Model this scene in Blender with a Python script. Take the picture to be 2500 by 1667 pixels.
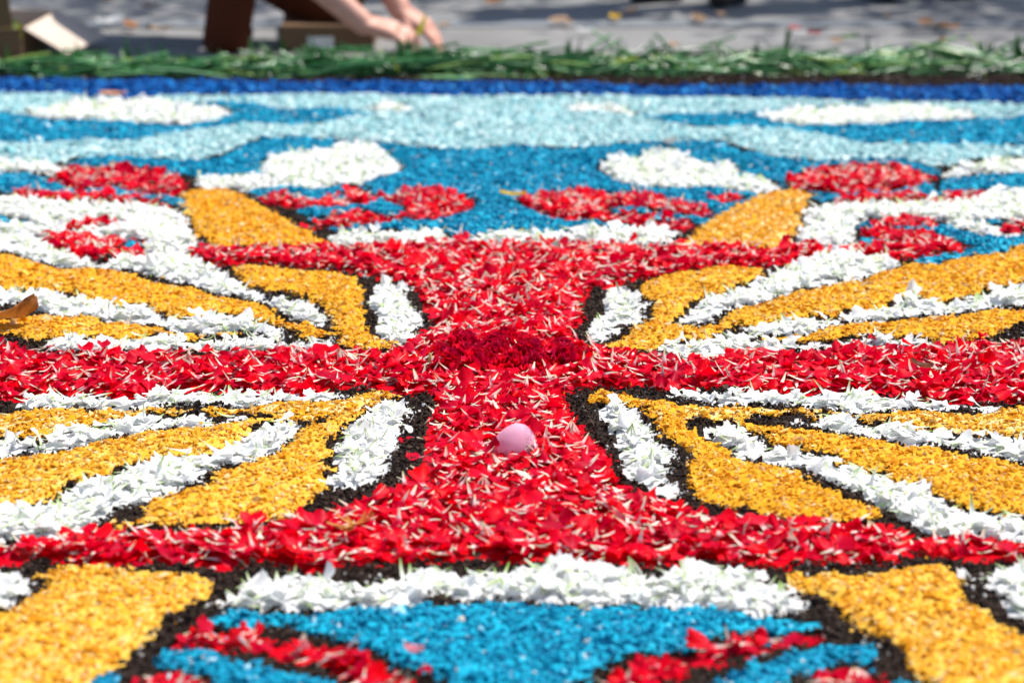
import bpy, math, random
import numpy as np
from mathutils import Vector, Matrix

for o in list(bpy.data.objects): bpy.data.objects.remove(o)
scene = bpy.context.scene
COL = scene.collection
rng = np.random.default_rng(7)
random.seed(7)
R = math.radians

# ---------------------------------------------------------------- camera
CAM_Y, CAM_Z, PITCH = -3.5086, 0.963, 14.5175
cam_d = bpy.data.cameras.new('camera'); cam = bpy.data.objects.new('camera', cam_d); COL.objects.link(cam)
cam.location = (0, CAM_Y, CAM_Z); cam.rotation_euler = (R(90 - PITCH), 0, 0)
cam_d.lens = 85; cam_d.sensor_width = 36; cam_d.sensor_fit = 'HORIZONTAL'
cam_d.clip_start = 0.05; cam_d.clip_end = 1000
cam_d.dof.use_dof = True; cam_d.dof.focus_distance = 3.46; cam_d.dof.aperture_fstop = 4.0; cam_d.dof.aperture_blades = 0
scene.camera = cam

# ---------------------------------------------------------------- sky and sun (high sun behind and to the right)
SUN = Vector((0.62, 0.45, 1.45)).normalized()
world = bpy.data.worlds.new('World'); scene.world = world; world.use_nodes = True
wn = world.node_tree.nodes; bg = wn['Background']
sky = wn.new('ShaderNodeTexSky'); sky.sky_type = 'NISHITA'; sky.sun_disc = False
sky.sun_elevation = math.asin(SUN.z); sky.sun_rotation = math.atan2(SUN.x, SUN.y)
sky.air_density = 1.0; sky.dust_density = 1.2
world.node_tree.links.new(sky.outputs[0], bg.inputs[0]); bg.inputs[1].default_value = 0.11
sun_d = bpy.data.lights.new('sun', 'SUN'); sun_d.energy = 5.0; sun_d.angle = R(0.53); sun_d.color = (1.0, 0.955, 0.89)
sun = bpy.data.objects.new('sun', sun_d); COL.objects.link(sun)
sun.rotation_euler = (-SUN).to_track_quat('-Z', 'Y').to_euler(); sun.location = (3, 2, 7)
scene.view_settings.view_transform = 'Standard'; scene.view_settings.look = 'None'
scene.view_settings.exposure = 0.44; scene.view_settings.gamma = 1.0
scene.render.engine = 'CYCLES'

# ---------------------------------------------------------------- helpers: tags, materials, meshes
def tag(o, label=None, cat=None, group=None, kind=None):
    if label: o['label'] = label
    if cat: o['category'] = cat
    if group: o['group'] = group
    if kind: o['kind'] = kind
    return o
def empty(name, loc=(0, 0, 0), **k):
    o = bpy.data.objects.new(name, None); COL.objects.link(o); o.location = loc; o.empty_display_size = .05
    return tag(o, **k)
def put(name, mesh, parent=None, loc=None, **k):
    o = bpy.data.objects.new(name, mesh); COL.objects.link(o)
    if parent: o.parent = parent
    if loc is not None: o.location = loc
    return tag(o, **k)

class NT:
    def __init__(s, name):
        s.m = bpy.data.materials.new(name); s.m.use_nodes = True
        s.t = s.m.node_tree; s.n = s.t.nodes; s.b = s.n['Principled BSDF']; s.out = s.n['Material Output']
    def new(s, ty, **k):
        x = s.n.new('ShaderNode' + ty)
        for a, v in k.items(): setattr(x, a, v)
        return x
    def link(s, a, b): s.t.links.new(a, b)
    def ramp(s, fac, stops, interp='LINEAR'):
        r = s.new('ValToRGB'); e = r.color_ramp; e.interpolation = interp
        while len(e.elements) < len(stops): e.elements.new(0.5)
        for el, (p, c) in zip(e.elements, stops): el.position = p; el.color = (*c, 1)
        s.link(fac, r.inputs[0]); return r.outputs[0]
    def rnd(s):                                   # a random number per piece: object random plus the mesh attribute
        a = s.new('Attribute', attribute_name='rnd'); o = s.new('ObjectInfo')
        m = s.new('Math', operation='ADD'); s.link(a.outputs['Fac'], m.inputs[0]); s.link(o.outputs['Random'], m.inputs[1])
        f = s.new('Math', operation='FRACT'); s.link(m.outputs[0], f.inputs[0]); return f.outputs[0]
    def noise(s, scale, detail=3, rough=.55, coord='Object'):
        tc = s.new('TexCoord'); n = s.new('TexNoise'); n.inputs['Scale'].default_value = scale
        n.inputs['Detail'].default_value = detail; n.inputs['Roughness'].default_value = rough
        s.link(tc.outputs[coord], n.inputs['Vector']); return n.outputs['Fac']
    def mix(s, fac, a, b, mode='MIX'):
        m = s.new('MixRGB', blend_type=mode)
        for i, v in enumerate((fac, a, b)):
            if isinstance(v, (int, float)): m.inputs[i].default_value = v
            elif isinstance(v, tuple): m.inputs[i].default_value = (*v, 1)
            else: s.link(v, m.inputs[i])
        return m.outputs[0]
    def bump(s, h, strength=.3, dist=.002):
        b = s.new('Bump'); b.inputs['Strength'].default_value = strength; b.inputs['Distance'].default_value = dist
        s.link(h, b.inputs['Height']); s.link(b.outputs[0], s.b.inputs['Normal']); return b
    def surf(s, col, rough=.6, spec=.3, trans=0.0, tcol=None):
        if isinstance(col, tuple): s.b.inputs['Base Color'].default_value = (*col, 1)
        else: s.link(col, s.b.inputs['Base Color'])
        s.b.inputs['Roughness'].default_value = rough; s.b.inputs['Specular IOR Level'].default_value = spec
        if trans > 0:
            t = s.new('BsdfTranslucent'); c = tcol if tcol is not None else col
            if isinstance(c, tuple): t.inputs[0].default_value = (*c, 1)
            else: s.link(c, t.inputs[0])
            m = s.new('MixShader'); m.inputs[0].default_value = trans
            s.link(s.b.outputs[0], m.inputs[1]); s.link(t.outputs[0], m.inputs[2]); s.link(m.outputs[0], s.out.inputs[0])
        return s.m

def petal_material(name, stops, shift, trans, rough, spec):
    t = NT(name); g = t.new('Attribute', attribute_name='grad').outputs['Fac']
    n = t.noise(160, 2)
    m = t.new('Math', operation='MULTIPLY_ADD'); t.link(n, m.inputs[0]); m.inputs[1].default_value = .16; t.link(g, m.inputs[2])
    c = t.ramp(m.outputs[0], [(p + .08, q) for p, q in stops])
    r = t.rnd(); h = t.new('HueSaturation'); t.link(c, h.inputs['Color'])
    for k, (lo, hi) in shift.items():
        mr = t.new('MapRange'); t.link(r, mr.inputs[0]); mr.inputs[3].default_value = lo; mr.inputs[4].default_value = hi
        t.link(mr.outputs[0], h.inputs[k])
    return t.surf(h.outputs[0], rough, spec, trans)
def chip_material(name, stops, rough=.75, trans=.0, spec=.25):
    t = NT(name); c = t.ramp(t.rnd(), stops); n = t.noise(420, 2); big = t.noise(7, 3)
    c = t.mix(.35, c, t.ramp(big, [(.35, (.80, .80, .80)), (.65, (1, 1, 1))]), 'MULTIPLY')
    c = t.mix(.25, c, t.ramp(n, [(.3, (.55, .55, .55)), (.7, (1, 1, 1))]), 'MULTIPLY')
    return t.surf(c, rough, spec, trans)
M = {}
M['R'] = petal_material('red_petal', [(0, (.62, .70, .36)), (.12, (.88, .85, .64)), (.33, (.93, .86, .80)), (.40, (.88, .28, .34)), (.49, (.82, .0, .024)), (1, (.78, .0, .008))],
                        {'Hue': (.494, .501), 'Value': (.62, 1.12)}, .36, .45, .07)  # wide value spread paints the deep shadow between petals into their red
M['W'] = petal_material('white_petal', [(0, (.32, .52, .12)), (.13, (.54, .68, .30)), (.32, (.82, .86, .76)), (.46, (.88, .885, .87)), (1, (.90, .90, .89))],
                        {'Value': (.95, 1.02), 'Saturation': (.6, 1.2)}, .40, .55, .2)
M['Y'] = chip_material('yellow_chip', [(0, (.76, .32, .008)), (.2, (.93, .46, .025)), (.6, (.96, .52, .045)), (.84, (.96, .60, .11)), (.95, (.96, .77, .38)), (1, (.90, .60, .30))], .8, .24, .08)
M['B'] = chip_material('blue_chip', [(0, (.0, .14, .28)), (.3, (.0, .23, .39)), (.65, (.0, .31, .475)), (.93, (.0, .40, .57)), (.972, (.06, .50, .72)), (.990, (.60, .74, .78)), (1, (.60, .50, .40))], .7, spec=.14)
M['L'] = chip_material('pale_blue_chip', [(0, (.17, .45, .49)), (.2, (.33, .58, .60)), (.6, (.44, .65, .66)), (.9, (.55, .72, .72)), (1, (.78, .84, .82))])
M['N'] = chip_material('navy_chip', [(0, (.0, .03, .14)), (.35, (.0, .07, .28)), (.75, (.0, .115, .42)), (.95, (.0, .20, .58)), (1, (.06, .34, .62))], .7, spec=.12)
M['soil'] = chip_material('soil_crumb', [(0, (.014, .008, .006)), (.5, (.034, .020, .014)), (.93, (.064, .039, .028)), (.975, (.10, .06, .045)), (.985, (.55, .54, .50)), (1, (.60, .58, .55))], .9, spec=.2)

def simple(name, col, rough=.6, spec=.3, trans=0, var=.25, scale=40, bump=0):
    t = NT(name); n = t.noise(scale, 4)
    c = t.mix(1.0, col, t.ramp(n, [(.3, (1 - var,) * 3), (.7, (1, 1, 1))]), 'MULTIPLY')
    if bump: t.bump(n, bump)
    return t.surf(c, rough, spec, trans)

def np_mesh(name, V, Fc, mat, smooth=False, attrs=None):
    """V (n,3), Fc (m,k) index array -> mesh"""
    me = bpy.data.meshes.new(name); V = np.asarray(V, np.float32); Fc = np.asarray(Fc, np.int32); k = Fc.shape[1]
    me.vertices.add(len(V)); me.vertices.foreach_set('co', V.ravel())
    me.loops.add(Fc.size); me.loops.foreach_set('vertex_index', Fc.ravel())
    me.polygons.add(len(Fc)); me.polygons.foreach_set('loop_start', np.arange(0, Fc.size, k, dtype=np.int32))
    me.polygons.foreach_set('use_smooth', np.full(len(Fc), smooth))
    for a, v in (attrs or {}).items():
        at = me.attributes.new(a, 'FLOAT', 'POINT'); at.data.foreach_set('value', np.asarray(v, np.float32))
    me.update(calc_edges=True); me.validate()
    if mat: me.materials.append(mat)
    return me
def rot_mats(az, tilt, tdir):
    """rotate about z by az, then lean by tilt towards direction tdir"""
    n = len(az); ca, sa = np.cos(az), np.sin(az); Z = np.zeros(n); O = np.ones(n)
    Rz = np.stack([np.stack([ca, -sa, Z], -1), np.stack([sa, ca, Z], -1), np.stack([Z, Z, O], -1)], 1)
    ux, uy = -np.sin(tdir), np.cos(tdir); c, s = np.cos(tilt), np.sin(tilt); C = 1 - c
    Rt = np.stack([np.stack([c + ux * ux * C, ux * uy * C, uy * s], -1), np.stack([ux * uy * C, c + uy * uy * C, -ux * s], -1), np.stack([-uy * s, ux * s, c], -1)], 1)
    return Rt @ Rz
def merge(templates, pick, Rm, S, T, rnd, grads=None):
    """copies of small templates joined into one array set"""
    VV, FF, RR, GG = [], [], [], []; base = 0
    for i, (tv, tf) in enumerate(templates):
        idx = np.nonzero(pick == i)[0]
        if not len(idx): continue
        v = np.einsum('nij,nvj->nvi', Rm[idx], tv[None] * S[idx][:, None, :]) + T[idx][:, None, :]
        n, k = len(idx), len(tv)
        f = tf[None] + (np.arange(n) * k)[:, None, None] + base
        VV.append(v.reshape(-1, 3)); FF.append(f.reshape(-1, 3)); RR.append(np.repeat(rnd[idx], k))
        if grads is not None: GG.append(np.tile(grads[i], n))
        base += n * k
    at = {'rnd': np.concatenate(RR)}
    if grads is not None: at['grad'] = np.concatenate(GG)
    return np.concatenate(VV), np.concatenate(FF), at
def vnoise(x, y, s, seed=0.0):
    x = np.asarray(x) / s; y = np.asarray(y) / s; xi, yi = np.floor(x), np.floor(y); fx, fy = x - xi, y - yi
    fx = fx * fx * (3 - 2 * fx); fy = fy * fy * (3 - 2 * fy)
    h = lambda a, b: np.modf(np.abs(np.sin(a * 127.1 + b * 311.7 + seed * 17.3) * 43758.5453))[0]
    return (h(xi, yi) * (1 - fx) + h(xi + 1, yi) * fx) * (1 - fy) + (h(xi, yi + 1) * (1 - fx) + h(xi + 1, yi + 1) * fx) * fy
def in_view(x, y, m=1.02):
    Z = (y - CAM_Y) * math.cos(R(PITCH)) + .94 * math.sin(R(PITCH))
    return (np.abs(x) < Z * 0.2118 * m) & (y > -1.25)

# ---------------------------------------------------------------- templates
OCT_F = np.array([(0, 2, 4), (2, 1, 4), (1, 3, 4), (3, 0, 4), (2, 0, 5), (1, 2, 5), (3, 1, 5), (0, 3, 5)])
def oct_templates(n, jit, seed):
    r = np.random.default_rng(seed); base = np.array([(1, 0, 0), (-1, 0, 0), (0, 1, 0), (0, -1, 0), (0, 0, 1), (0, 0, -1)], float)
    out = []
    for _ in range(n):
        v = base * r.uniform(.75, 1.2, (6, 1)) + r.normal(0, jit, (6, 3)); out.append((v, OCT_F))
    return out
CHIP = oct_templates(10, .28, 3)
CRUMB = oct_templates(8, .22, 5)
def stitch(rows):
    F = []
    for a, b in zip(rows, rows[1:]):
        i = j = 0
        while i < len(a) - 1 or j < len(b) - 1:
            if j >= len(b) - 1 or (i < len(a) - 1 and (i + 1) / (len(a) - 1) <= (j + 1) / (len(b) - 1) + 1e-9):
                F.append((a[i], a[i + 1], b[j])); i += 1
            else: F.append((a[i], b[j + 1], b[j])); j += 1
    return np.array(F)
def petal_template(seed, span=50, claw=17.0, blade=23.0, ruff=2.4, teeth=1.0):
    """fringed carnation petal in metres: narrow claw from the origin along +y, then a fan-shaped blade"""
    r = np.random.default_rng(seed); V, G, rows = [], [], []
    L = claw + blade; bend = r.uniform(-.010, .016); clawb = r.uniform(-.5, .5); k = r.uniform(3, 6); ph = r.uniform(0, 6.3); ruff = ruff * r.uniform(.8, 1.9); fold = r.uniform(-.3, .5)
    sp = span * r.uniform(.7, 1.25)
    def add(x, y):
        q = y / L; a = math.atan2(x, max(y - claw * .6, .1)); rr = max(0, (y - claw * .8) / blade)
        z = bend * (y - claw) ** 2 + ruff * rr ** 1.6 * math.sin(k * a * 2 + ph) + fold * abs(x) * rr + r.normal(0, .35) * rr
        if y < claw: z += clawb * (claw - y) * .6
        V.append((x, y, z)); G.append(min(1, max(0, q))); return len(V) - 1
    for y, w in ((0, .7), (claw * .5, 1.7), (claw, 2.7)):
        rows.append([add(-w, y), add(r.uniform(-.3, .3), y), add(w, y)]); V[rows[-1][1]] = (V[rows[-1][1]][0], y, V[rows[-1][1]][2] - w * .7)
    for rr, nc in ((.34, 4), (.70, 7), (1.0, 13)):
        row = []
        for c in range(nc):
            a = R(sp) * (2 * c / (nc - 1) - 1); q = rr * blade * (1 - .26 * abs(2 * c / (nc - 1) - 1) ** 2.6)
            if nc == 13: q += (teeth if c % 2 else -teeth) * r.uniform(.5, 1.2)
            row.append(add(math.sin(a) * q * (.75 if rr < .5 else 1), claw + math.cos(a) * q - blade * .05))
        rows.append(row)
    v = np.array(V) * .001; v[:, 1] -= L * .0005
    return (v, stitch(rows)), np.array(G)
def strip_template(seed):
    """loose claw or style: a thin pale curved strip"""
    r = np.random.default_rng(seed); V = []; L = r.uniform(13, 27); c = r.uniform(-.022, .035); sk = r.uniform(-.02, .02)
    for i in range(4):
        y = L * i / 3; w = (.5, 2.0, 2.3, 1.1)[i] * r.uniform(.65, 1.1); z = c * (y - L / 2) ** 2
        sx = sk * (y - L / 2) ** 2; V += [(sx - w, y - L / 2, z), (sx, y - L / 2, z + .8), (sx + w, y - L / 2, z)]
    rows = [[i * 3, i * 3 + 1, i * 3 + 2] for i in range(4)]
    return (np.array(V) * .001, stitch(rows)), np.linspace(.05, r.choice([.30, .38, .46]), 4).repeat(3)
def fan_template(seed):
    """three or four petal claws still joined at their tips, splayed like a small tent"""
    r = np.random.default_rng(seed); VV, FF, GG = [], [], []; k = int(r.integers(3, 5)); L = r.uniform(17, 24)
    for q in range(k):
        a = R((q - (k - 1) / 2) * r.uniform(15, 24)); base = len(VV); rows = []
        for i in range(4):
            u = i / 3; w = .5 + 1.5 * u; y = L * u; z = -5.5 * u * u + r.normal(0, .3); cx, cy = math.sin(a) * y, math.cos(a) * y; px, py = math.cos(a), -math.sin(a)
            VV += [(cx - px * w, cy - py * w, z), (cx, cy, z + .7), (cx + px * w, cy + py * w, z)]; rows.append([base + i * 3, base + i * 3 + 1, base + i * 3 + 2]); GG += [.06 + .36 * u] * 3
        FF.append(stitch(rows))
    v = np.array(VV) * .001; v[:, 1] -= L * .0005; return (v, np.concatenate(FF)), np.array(GG)
PET = [petal_template(20 + i) for i in range(12)]
STRIP = [strip_template(60 + i) for i in range(6)] + [fan_template(90 + i) for i in range(3)]
TPL = [p[0] for p in PET] + [s[0] for s in STRIP]; TGR = [p[1] for p in PET] + [s[1] for s in STRIP]
NP_, NS_ = len(PET), len(STRIP)
PETMESH = {c: [np_mesh('petal', v, f, M[c], True, {'grad': g, 'rnd': np.zeros(len(v))}) for (v, f), g in PET] for c in 'RW'}

# ---------------------------------------------------------------- the setting: road
def sheet(name, x0, x1, y0, y1, z, mat, n=1):
    xs = np.linspace(x0, x1, n + 1); ys = np.linspace(y0, y1, n + 1); X, Y = np.meshgrid(xs, ys)
    V = np.stack([X.ravel(), Y.ravel(), np.full(X.size, z)], 1); i = np.arange(n * (n + 1)).reshape(n, n + 1)[:, :-1].ravel()
    return put(name, np_mesh(name, V, np.stack([i, i + 1, i + n + 2, i + n + 1], 1), mat), kind='structure')
t = NT('asphalt'); n1 = t.noise(2.2, 4); n2 = t.noise(320, 2); n3 = t.noise(.6, 3)
c = t.ramp(n1, [(.3, (.20, .196, .192)), (.7, (.29, .284, .278))]); c = t.mix(.5, c, t.ramp(n2, [(.35, (.45, .45, .45)), (.6, (1, 1, 1))]), 'MULTIPLY')
c = t.mix(.35, c, t.ramp(n3, [(.35, (.7, .72, .76)), (.65, (1, 1, 1))]), 'MULTIPLY'); t.bump(n2, .5, .004); M['road'] = t.surf(c, .85, .3)
sheet('road', -150, 150, -100, 250, 0, M['road'], 2)
t = NT('gutter'); n1 = t.noise(5, 4); n2 = t.noise(300, 2)
c = t.ramp(n1, [(.3, (.15, .17, .19)), (.7, (.22, .235, .25))]); c = t.mix(.5, c, t.ramp(n2, [(.35, (.45, .45, .45)), (.6, (1, 1, 1))]), 'MULTIPLY'); M['gutter'] = t.surf(c, .8, .3)
# a darker drainage strip with wavy edges runs across the road behind the carpet
xs = np.linspace(-14, 14, 161); e0 = 4.15 + .05 * vnoise(xs, xs * 0, .9, 3) - .004 * xs; e1 = 4.32 + .07 * vnoise(xs, xs * 0, .7, 8) - .004 * xs
V = np.concatenate([np.stack([xs, e0, xs * 0 + .004], 1), np.stack([xs, e1, xs * 0 + .004], 1)]); i = np.arange(160)
put('road_drain_strip', np_mesh('road_drain_strip', V, np.stack([i, i + 1, i + 162, i + 161], 1), M['gutter']), kind='structure')

# ---------------------------------------------------------------- flower carpet: plan of the patches in millimetres from the centre of the cross
PATCHES = []
def P(typ, label, pts): PATCHES.append((typ, label, np.array([[float(v) for v in q.split(',')] for q in pts.split()]) / 1000))
P('L', 'pale blue chip band sweeping in waves behind the bright blue field', '-1842,2707 -1323,2700 -1099,2641 -980,2590 -883,2641 -475,2670 -222,2626 -9,2641 365,2619 470,2626 821,2583 1165,2526 1283,2505 1781,2491 1569,1747 1132,1769 1021,1753 944,1667 911,1651 867,1753 808,1769 734,1720 650,1736 584,1753 541,1880 463,1967 422,1967 328,1967 230,1932 143,1875 -39,1909 -171,1875 -294,1949 -425,2002 -525,2044 -584,2014 -610,1932 -642,1841 -666,1736 -695,1720 -758,1736 -855,1769 -957,1753 -978,1683 -1114,1683 -1550,1683')
P('N', 'navy blue chip band along the green stem border', '-1915,2963 -1375,2955 -995,2915 -489,2884 -46,2884 377,2814 852,2814 1341,2790 1864,2783 1787,2512 1287,2526 1168,2547 823,2604 472,2648 367,2641 -9,2663 -223,2648 -476,2692 -886,2663 -984,2619 -1103,2663 -1327,2722 -1849,2730')
P('B', 'large bright blue chip field between the two red fish shapes', '-968,1662 -954,1736 -852,1753 -756,1720 -693,1704 -661,1726 -609,1914 -577,1996 -524,2026 -424,1984 -293,1932 -170,1858 -39,1892 143,1858 229,1914 327,1949 461,1943 530,1841 579,1747 648,1720 732,1704 805,1753 863,1731 899,1651 916,1589 863,1327 619,1254 584,1374 539,1369 394,1123 339,999 303,1027 253,1027 102,967 3,927 -95,927 -228,991 -312,1011 -358,1007 -405,1123 -489,1290 -550,1369 -665,1431 -688,1539 -824,1641')
P('B', 'bright blue chip patch around the red oval, far left', '-1509,1539 -1087,1549 -1036,1574 -988,1539 -976,1489 -909,1412 -818,1402 -765,1346 -688,1318 -674,1393 -658,1309 -632,1175 -661,1228 -761,1286 -852,1332 -931,1355 -996,1369 -1034,1355 -1457,1355')
P('B', 'bright blue chip strip beside the red oval at the right edge', '906,1529 933,1519 1015,1564 1093,1579 1524,1589 1484,1450 1029,1416 979,1397 912,1355 877,1332 879,1426')
P('B', 'bright blue chip lens under the long white oval, far left', '-1744,2361 -1253,2361 -1187,2348 -1116,2262 -1033,2269 -890,2211 -788,2192 -708,2256 -687,2348 -708,2442 -816,2519 -786,2547 -692,2533 -614,2470 -558,2408 -457,2429 -349,2374 -348,2348 -397,2308 -442,2230 -522,2192 -607,2211 -683,2148 -775,2098 -846,2026 -872,1943 -950,1973 -1061,1955 -1170,1955 -1628,1955')
P('B', 'bright blue chip lens under the long white oval, far right', '319,2348 366,2354 452,2361 561,2388 597,2374 709,2470 879,2519 911,2477 1119,2282 1185,2295 1244,2314 1728,2308 1606,1880 1157,1892 1083,1926 925,1926 790,1955 725,2074 632,2148 542,2179 437,2154 380,2230 342,2295')
P('B', 'bright blue chip patch under the red eye at the right edge', '658,1048 693,1069 747,1098 822,1089 864,947 907,915 959,927 1346,967 1313,850 941,839 860,757 780,703 723,689 704,714 734,757 636,843 641,927')
P('B', 'large bright blue chip field under the long white strip, bottom centre', '-334,-1070 -322,-1060 -306,-1030 -294,-1022 -274,-1038 -243,-1030 -212,-1026 -188,-1022 -133,-1012 -94,-1008 -78,-1019 -49,-1000 1,-995 41,-992 73,-1004 105,-1008 184,-1016 231,-1024 270,-1038 300,-1052 323,-1068 314,-1082 288,-1091 256,-1099 232,-1107 208,-1124 176,-1134 137,-1142 114,-1159 83,-1185 75,-1215 60,-1238 39,-1379 -40,-1379 -60,-1238 -72,-1212 -93,-1195 -118,-1173 -137,-1151 -150,-1136 -180,-1132 -206,-1107 -238,-1091 -270,-1078 -300,-1083')
P('B', 'bright blue chip stripe below the thin red stripe, bottom left', '-379,-1153 -371,-1131 -347,-1137 -323,-1145 -299,-1143 -288,-1161 -272,-1169 -243,-1192 -220,-1205 -189,-1227 -173,-1240 -143,-1379 -255,-1379 -295,-1246 -315,-1209 -332,-1192 -349,-1180 -365,-1180')
P('B', 'small blue chip corner between yellow wing and red blob, bottom left', '-431,-1238 -422,-1205 -408,-1192 -390,-1202 -379,-1238 -354,-1379 -425,-1379')
P('B', 'bright blue chip stripe below the thin red stripe, bottom right', '187,-1237 209,-1206 233,-1185 250,-1166 282,-1151 315,-1129 338,-1128 363,-1116 377,-1124 383,-1159 369,-1180 322,-1193 298,-1199 287,-1215 268,-1246 242,-1379 159,-1379')
P('B', 'small blue chip corner between yellow wing and red blob, bottom right', '361,-1238 378,-1217 392,-1212 412,-1220 417,-1243 403,-1379 345,-1379 369,-1240')
P('Y', 'yellow chip wing behind the far red bar, left of the fish shapes', '-675,1346 -639,1402 -589,1397 -562,1369 -536,1290 -466,1149 -412,1023 -364,923 -325,865 -369,827 -463,843 -522,816 -559,843 -572,896 -599,947 -617,1040 -628,1132 -651,1219')
P('Y', 'yellow chip wing behind the far red bar, right of the fish shapes', '306,877 337,915 353,1019 399,1115 459,1245 502,1323 535,1369 586,1383 616,1355 598,1263 572,1175 565,1073 545,983 516,877 467,812 438,839 374,846 319,839')
P('Y', 'yellow chip leaf in the upper left corner of the red cross', '-502,682 -477,714 -428,675 -367,637 -301,616 -274,589 -254,503 -253,420 -245,350 -244,291 -227,185 -195,149 -159,122 -165,104 -219,109 -275,130 -326,171 -350,233 -333,256 -298,210 -281,213 -286,270 -312,374 -349,449 -377,474 -400,461 -439,526 -473,586')
P('Y', 'broad yellow chip stripe between two white feathers, upper left', '-1294,783 -927,768 -882,743 -854,700 -803,665 -768,682 -723,672 -670,630 -636,572 -580,526 -543,493 -497,452 -431,399 -390,350 -377,285 -341,241 -335,205 -379,233 -429,267 -465,305 -514,296 -544,270 -580,335 -632,383 -667,389 -712,430 -740,452 -784,464 -842,474 -1207,480')
P('Y', 'narrow yellow chip stripe behind the red cross arm, left edge', '-1167,338 -831,302 -786,311 -753,320 -690,299 -659,279 -615,270 -565,241 -539,205 -490,199 -451,193 -408,182 -366,166 -378,149 -447,160 -531,166 -611,166 -645,155 -700,155 -732,136 -755,147 -779,180 -1124,188')
P('Y', 'yellow chip leaf in the upper right corner of the red cross', '228,579 261,599 295,626 334,640 401,675 440,647 435,592 413,559 386,552 377,500 347,455 316,436 276,350 256,285 257,241 295,233 324,250 367,267 317,171 275,155 233,130 204,96 170,90 141,117 172,158 190,222 206,262 229,308 232,399 221,493')
P('Y', 'broad yellow chip stripe between two white feathers, upper right', '331,276 359,338 393,396 437,420 510,497 567,556 626,613 669,661 716,700 754,689 801,732 878,794 944,850 1326,896 1241,599 883,556 819,487 733,424 694,405 655,442 627,368 600,347 562,335 523,291 486,296 453,285 411,264 373,250')
P('Y', 'narrow yellow chip stripe behind the red cross arm, right edge', '382,166 414,180 473,193 501,227 563,256 623,262 677,305 725,308 788,326 837,329 1170,350 1156,299 825,273 776,202 720,149 671,136 631,171 584,163 538,158 490,141 445,155')
P('Y', 'thin yellow chip strand in front of the red cross arm, left', '-995,-265 -716,-258 -643,-238 -596,-252 -569,-234 -536,-245 -508,-232 -475,-252 -414,-249 -365,-230 -336,-214 -245,-194 -198,-141 -169,-152 -153,-189 -170,-214 -206,-236 -253,-269 -293,-295 -323,-297 -345,-258 -387,-260 -453,-269 -520,-265 -546,-276 -561,-316 -570,-346 -601,-360 -628,-372 -655,-385 -693,-370 -964,-374')
P('Y', 'broad yellow chip stripe between two white feathers, lower left', '-927,-502 -673,-470 -600,-450 -553,-391 -528,-364 -501,-346 -434,-331 -396,-314 -358,-299 -335,-299 -319,-301 -341,-329 -359,-350 -375,-385 -379,-440 -415,-450 -455,-464 -477,-508 -496,-508 -516,-527 -527,-551 -541,-574 -566,-599 -584,-640 -617,-657 -871,-698')
P('Y', 'yellow chip leaf in the lower left corner of the red cross', '-285,-316 -263,-291 -240,-260 -206,-227 -195,-214 -205,-247 -219,-282 -223,-312 -235,-346 -238,-360 -248,-395 -253,-446 -259,-468 -248,-474 -238,-513 -235,-552 -244,-617 -259,-657 -281,-703 -292,-719 -324,-719 -366,-732 -409,-740 -431,-760 -461,-760 -476,-765 -478,-744 -451,-713 -456,-647 -441,-635 -413,-608 -393,-580 -390,-549 -382,-513 -364,-513 -329,-483 -313,-456 -307,-403 -293,-362')
P('Y', 'thin yellow chip strand in front of the red cross arm, right', '237,-230 277,-241 319,-234 358,-249 409,-256 451,-249 490,-265 533,-252 575,-245 603,-256 665,-256 712,-230 1006,-225 962,-380 693,-372 663,-374 628,-350 595,-362 568,-350 540,-333 522,-293 495,-297 478,-280 436,-286 413,-276 387,-269 355,-284 332,-271 311,-280 286,-291 257,-280 232,-301')
P('Y', 'yellow chip leaf in the lower right corner of the red cross', '110,-164 128,-131 148,-145 188,-187 237,-230 237,-301 249,-350 277,-411 289,-456 306,-483 350,-515 367,-536 380,-583 404,-614 425,-666 441,-676 454,-709 442,-727 382,-721 338,-716 312,-704 280,-666 236,-654 227,-594 228,-534 231,-474 239,-450 225,-395 208,-370 202,-301 185,-247 163,-214 139,-191 117,-191')
P('Y', 'broad yellow chip stripe between two white feathers, lower right', '293,-280 311,-280 322,-308 344,-314 379,-348 407,-356 445,-370 484,-376 509,-409 538,-411 564,-431 606,-466 627,-454 666,-502 916,-540 857,-747 624,-711 602,-684 575,-683 550,-674 529,-636 523,-594 493,-574 482,-547 445,-521 418,-500 384,-468 374,-442 346,-409 337,-364 322,-329')
P('Y', 'large yellow chip wing in the bottom left corner', '-543,-916 -529,-906 -523,-878 -508,-895 -489,-881 -448,-878 -429,-903 -420,-896 -386,-905 -361,-906 -337,-928 -337,-971 -350,-993 -362,-1020 -378,-1043 -383,-1099 -400,-1136 -413,-1200 -431,-1221 -425,-1379 -677,-1379 -761,-1084 -554,-1051 -547,-1008 -533,-981 -521,-953 -531,-931')
P('Y', 'large yellow chip wing in the bottom right corner', '303,-922 331,-909 339,-925 358,-905 374,-912 416,-908 443,-899 486,-889 500,-903 505,-922 508,-942 496,-984 506,-1011 518,-1030 521,-1056 540,-1078 545,-1093 745,-1140 677,-1379 407,-1379 423,-1238 409,-1213 409,-1173 411,-1132 395,-1107 383,-1082 370,-1065 365,-1038 358,-1011 349,-980 331,-964 319,-956 311,-938')
P('W', 'long white petal oval on the far pale blue band, left', '-1197,2388 -1156,2498 -1101,2590 -1016,2583 -946,2590 -872,2561 -821,2526 -716,2435 -691,2348 -730,2262 -790,2211 -892,2224 -985,2282 -1036,2288 -1118,2275 -1176,2348')
P('W', 'long white petal oval on the far pale blue band, right', '573,2295 615,2361 694,2429 805,2456 940,2491 1013,2470 1093,2429 1143,2408 1124,2295 997,2262 872,2211 770,2192 639,2217 604,2282')
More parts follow.
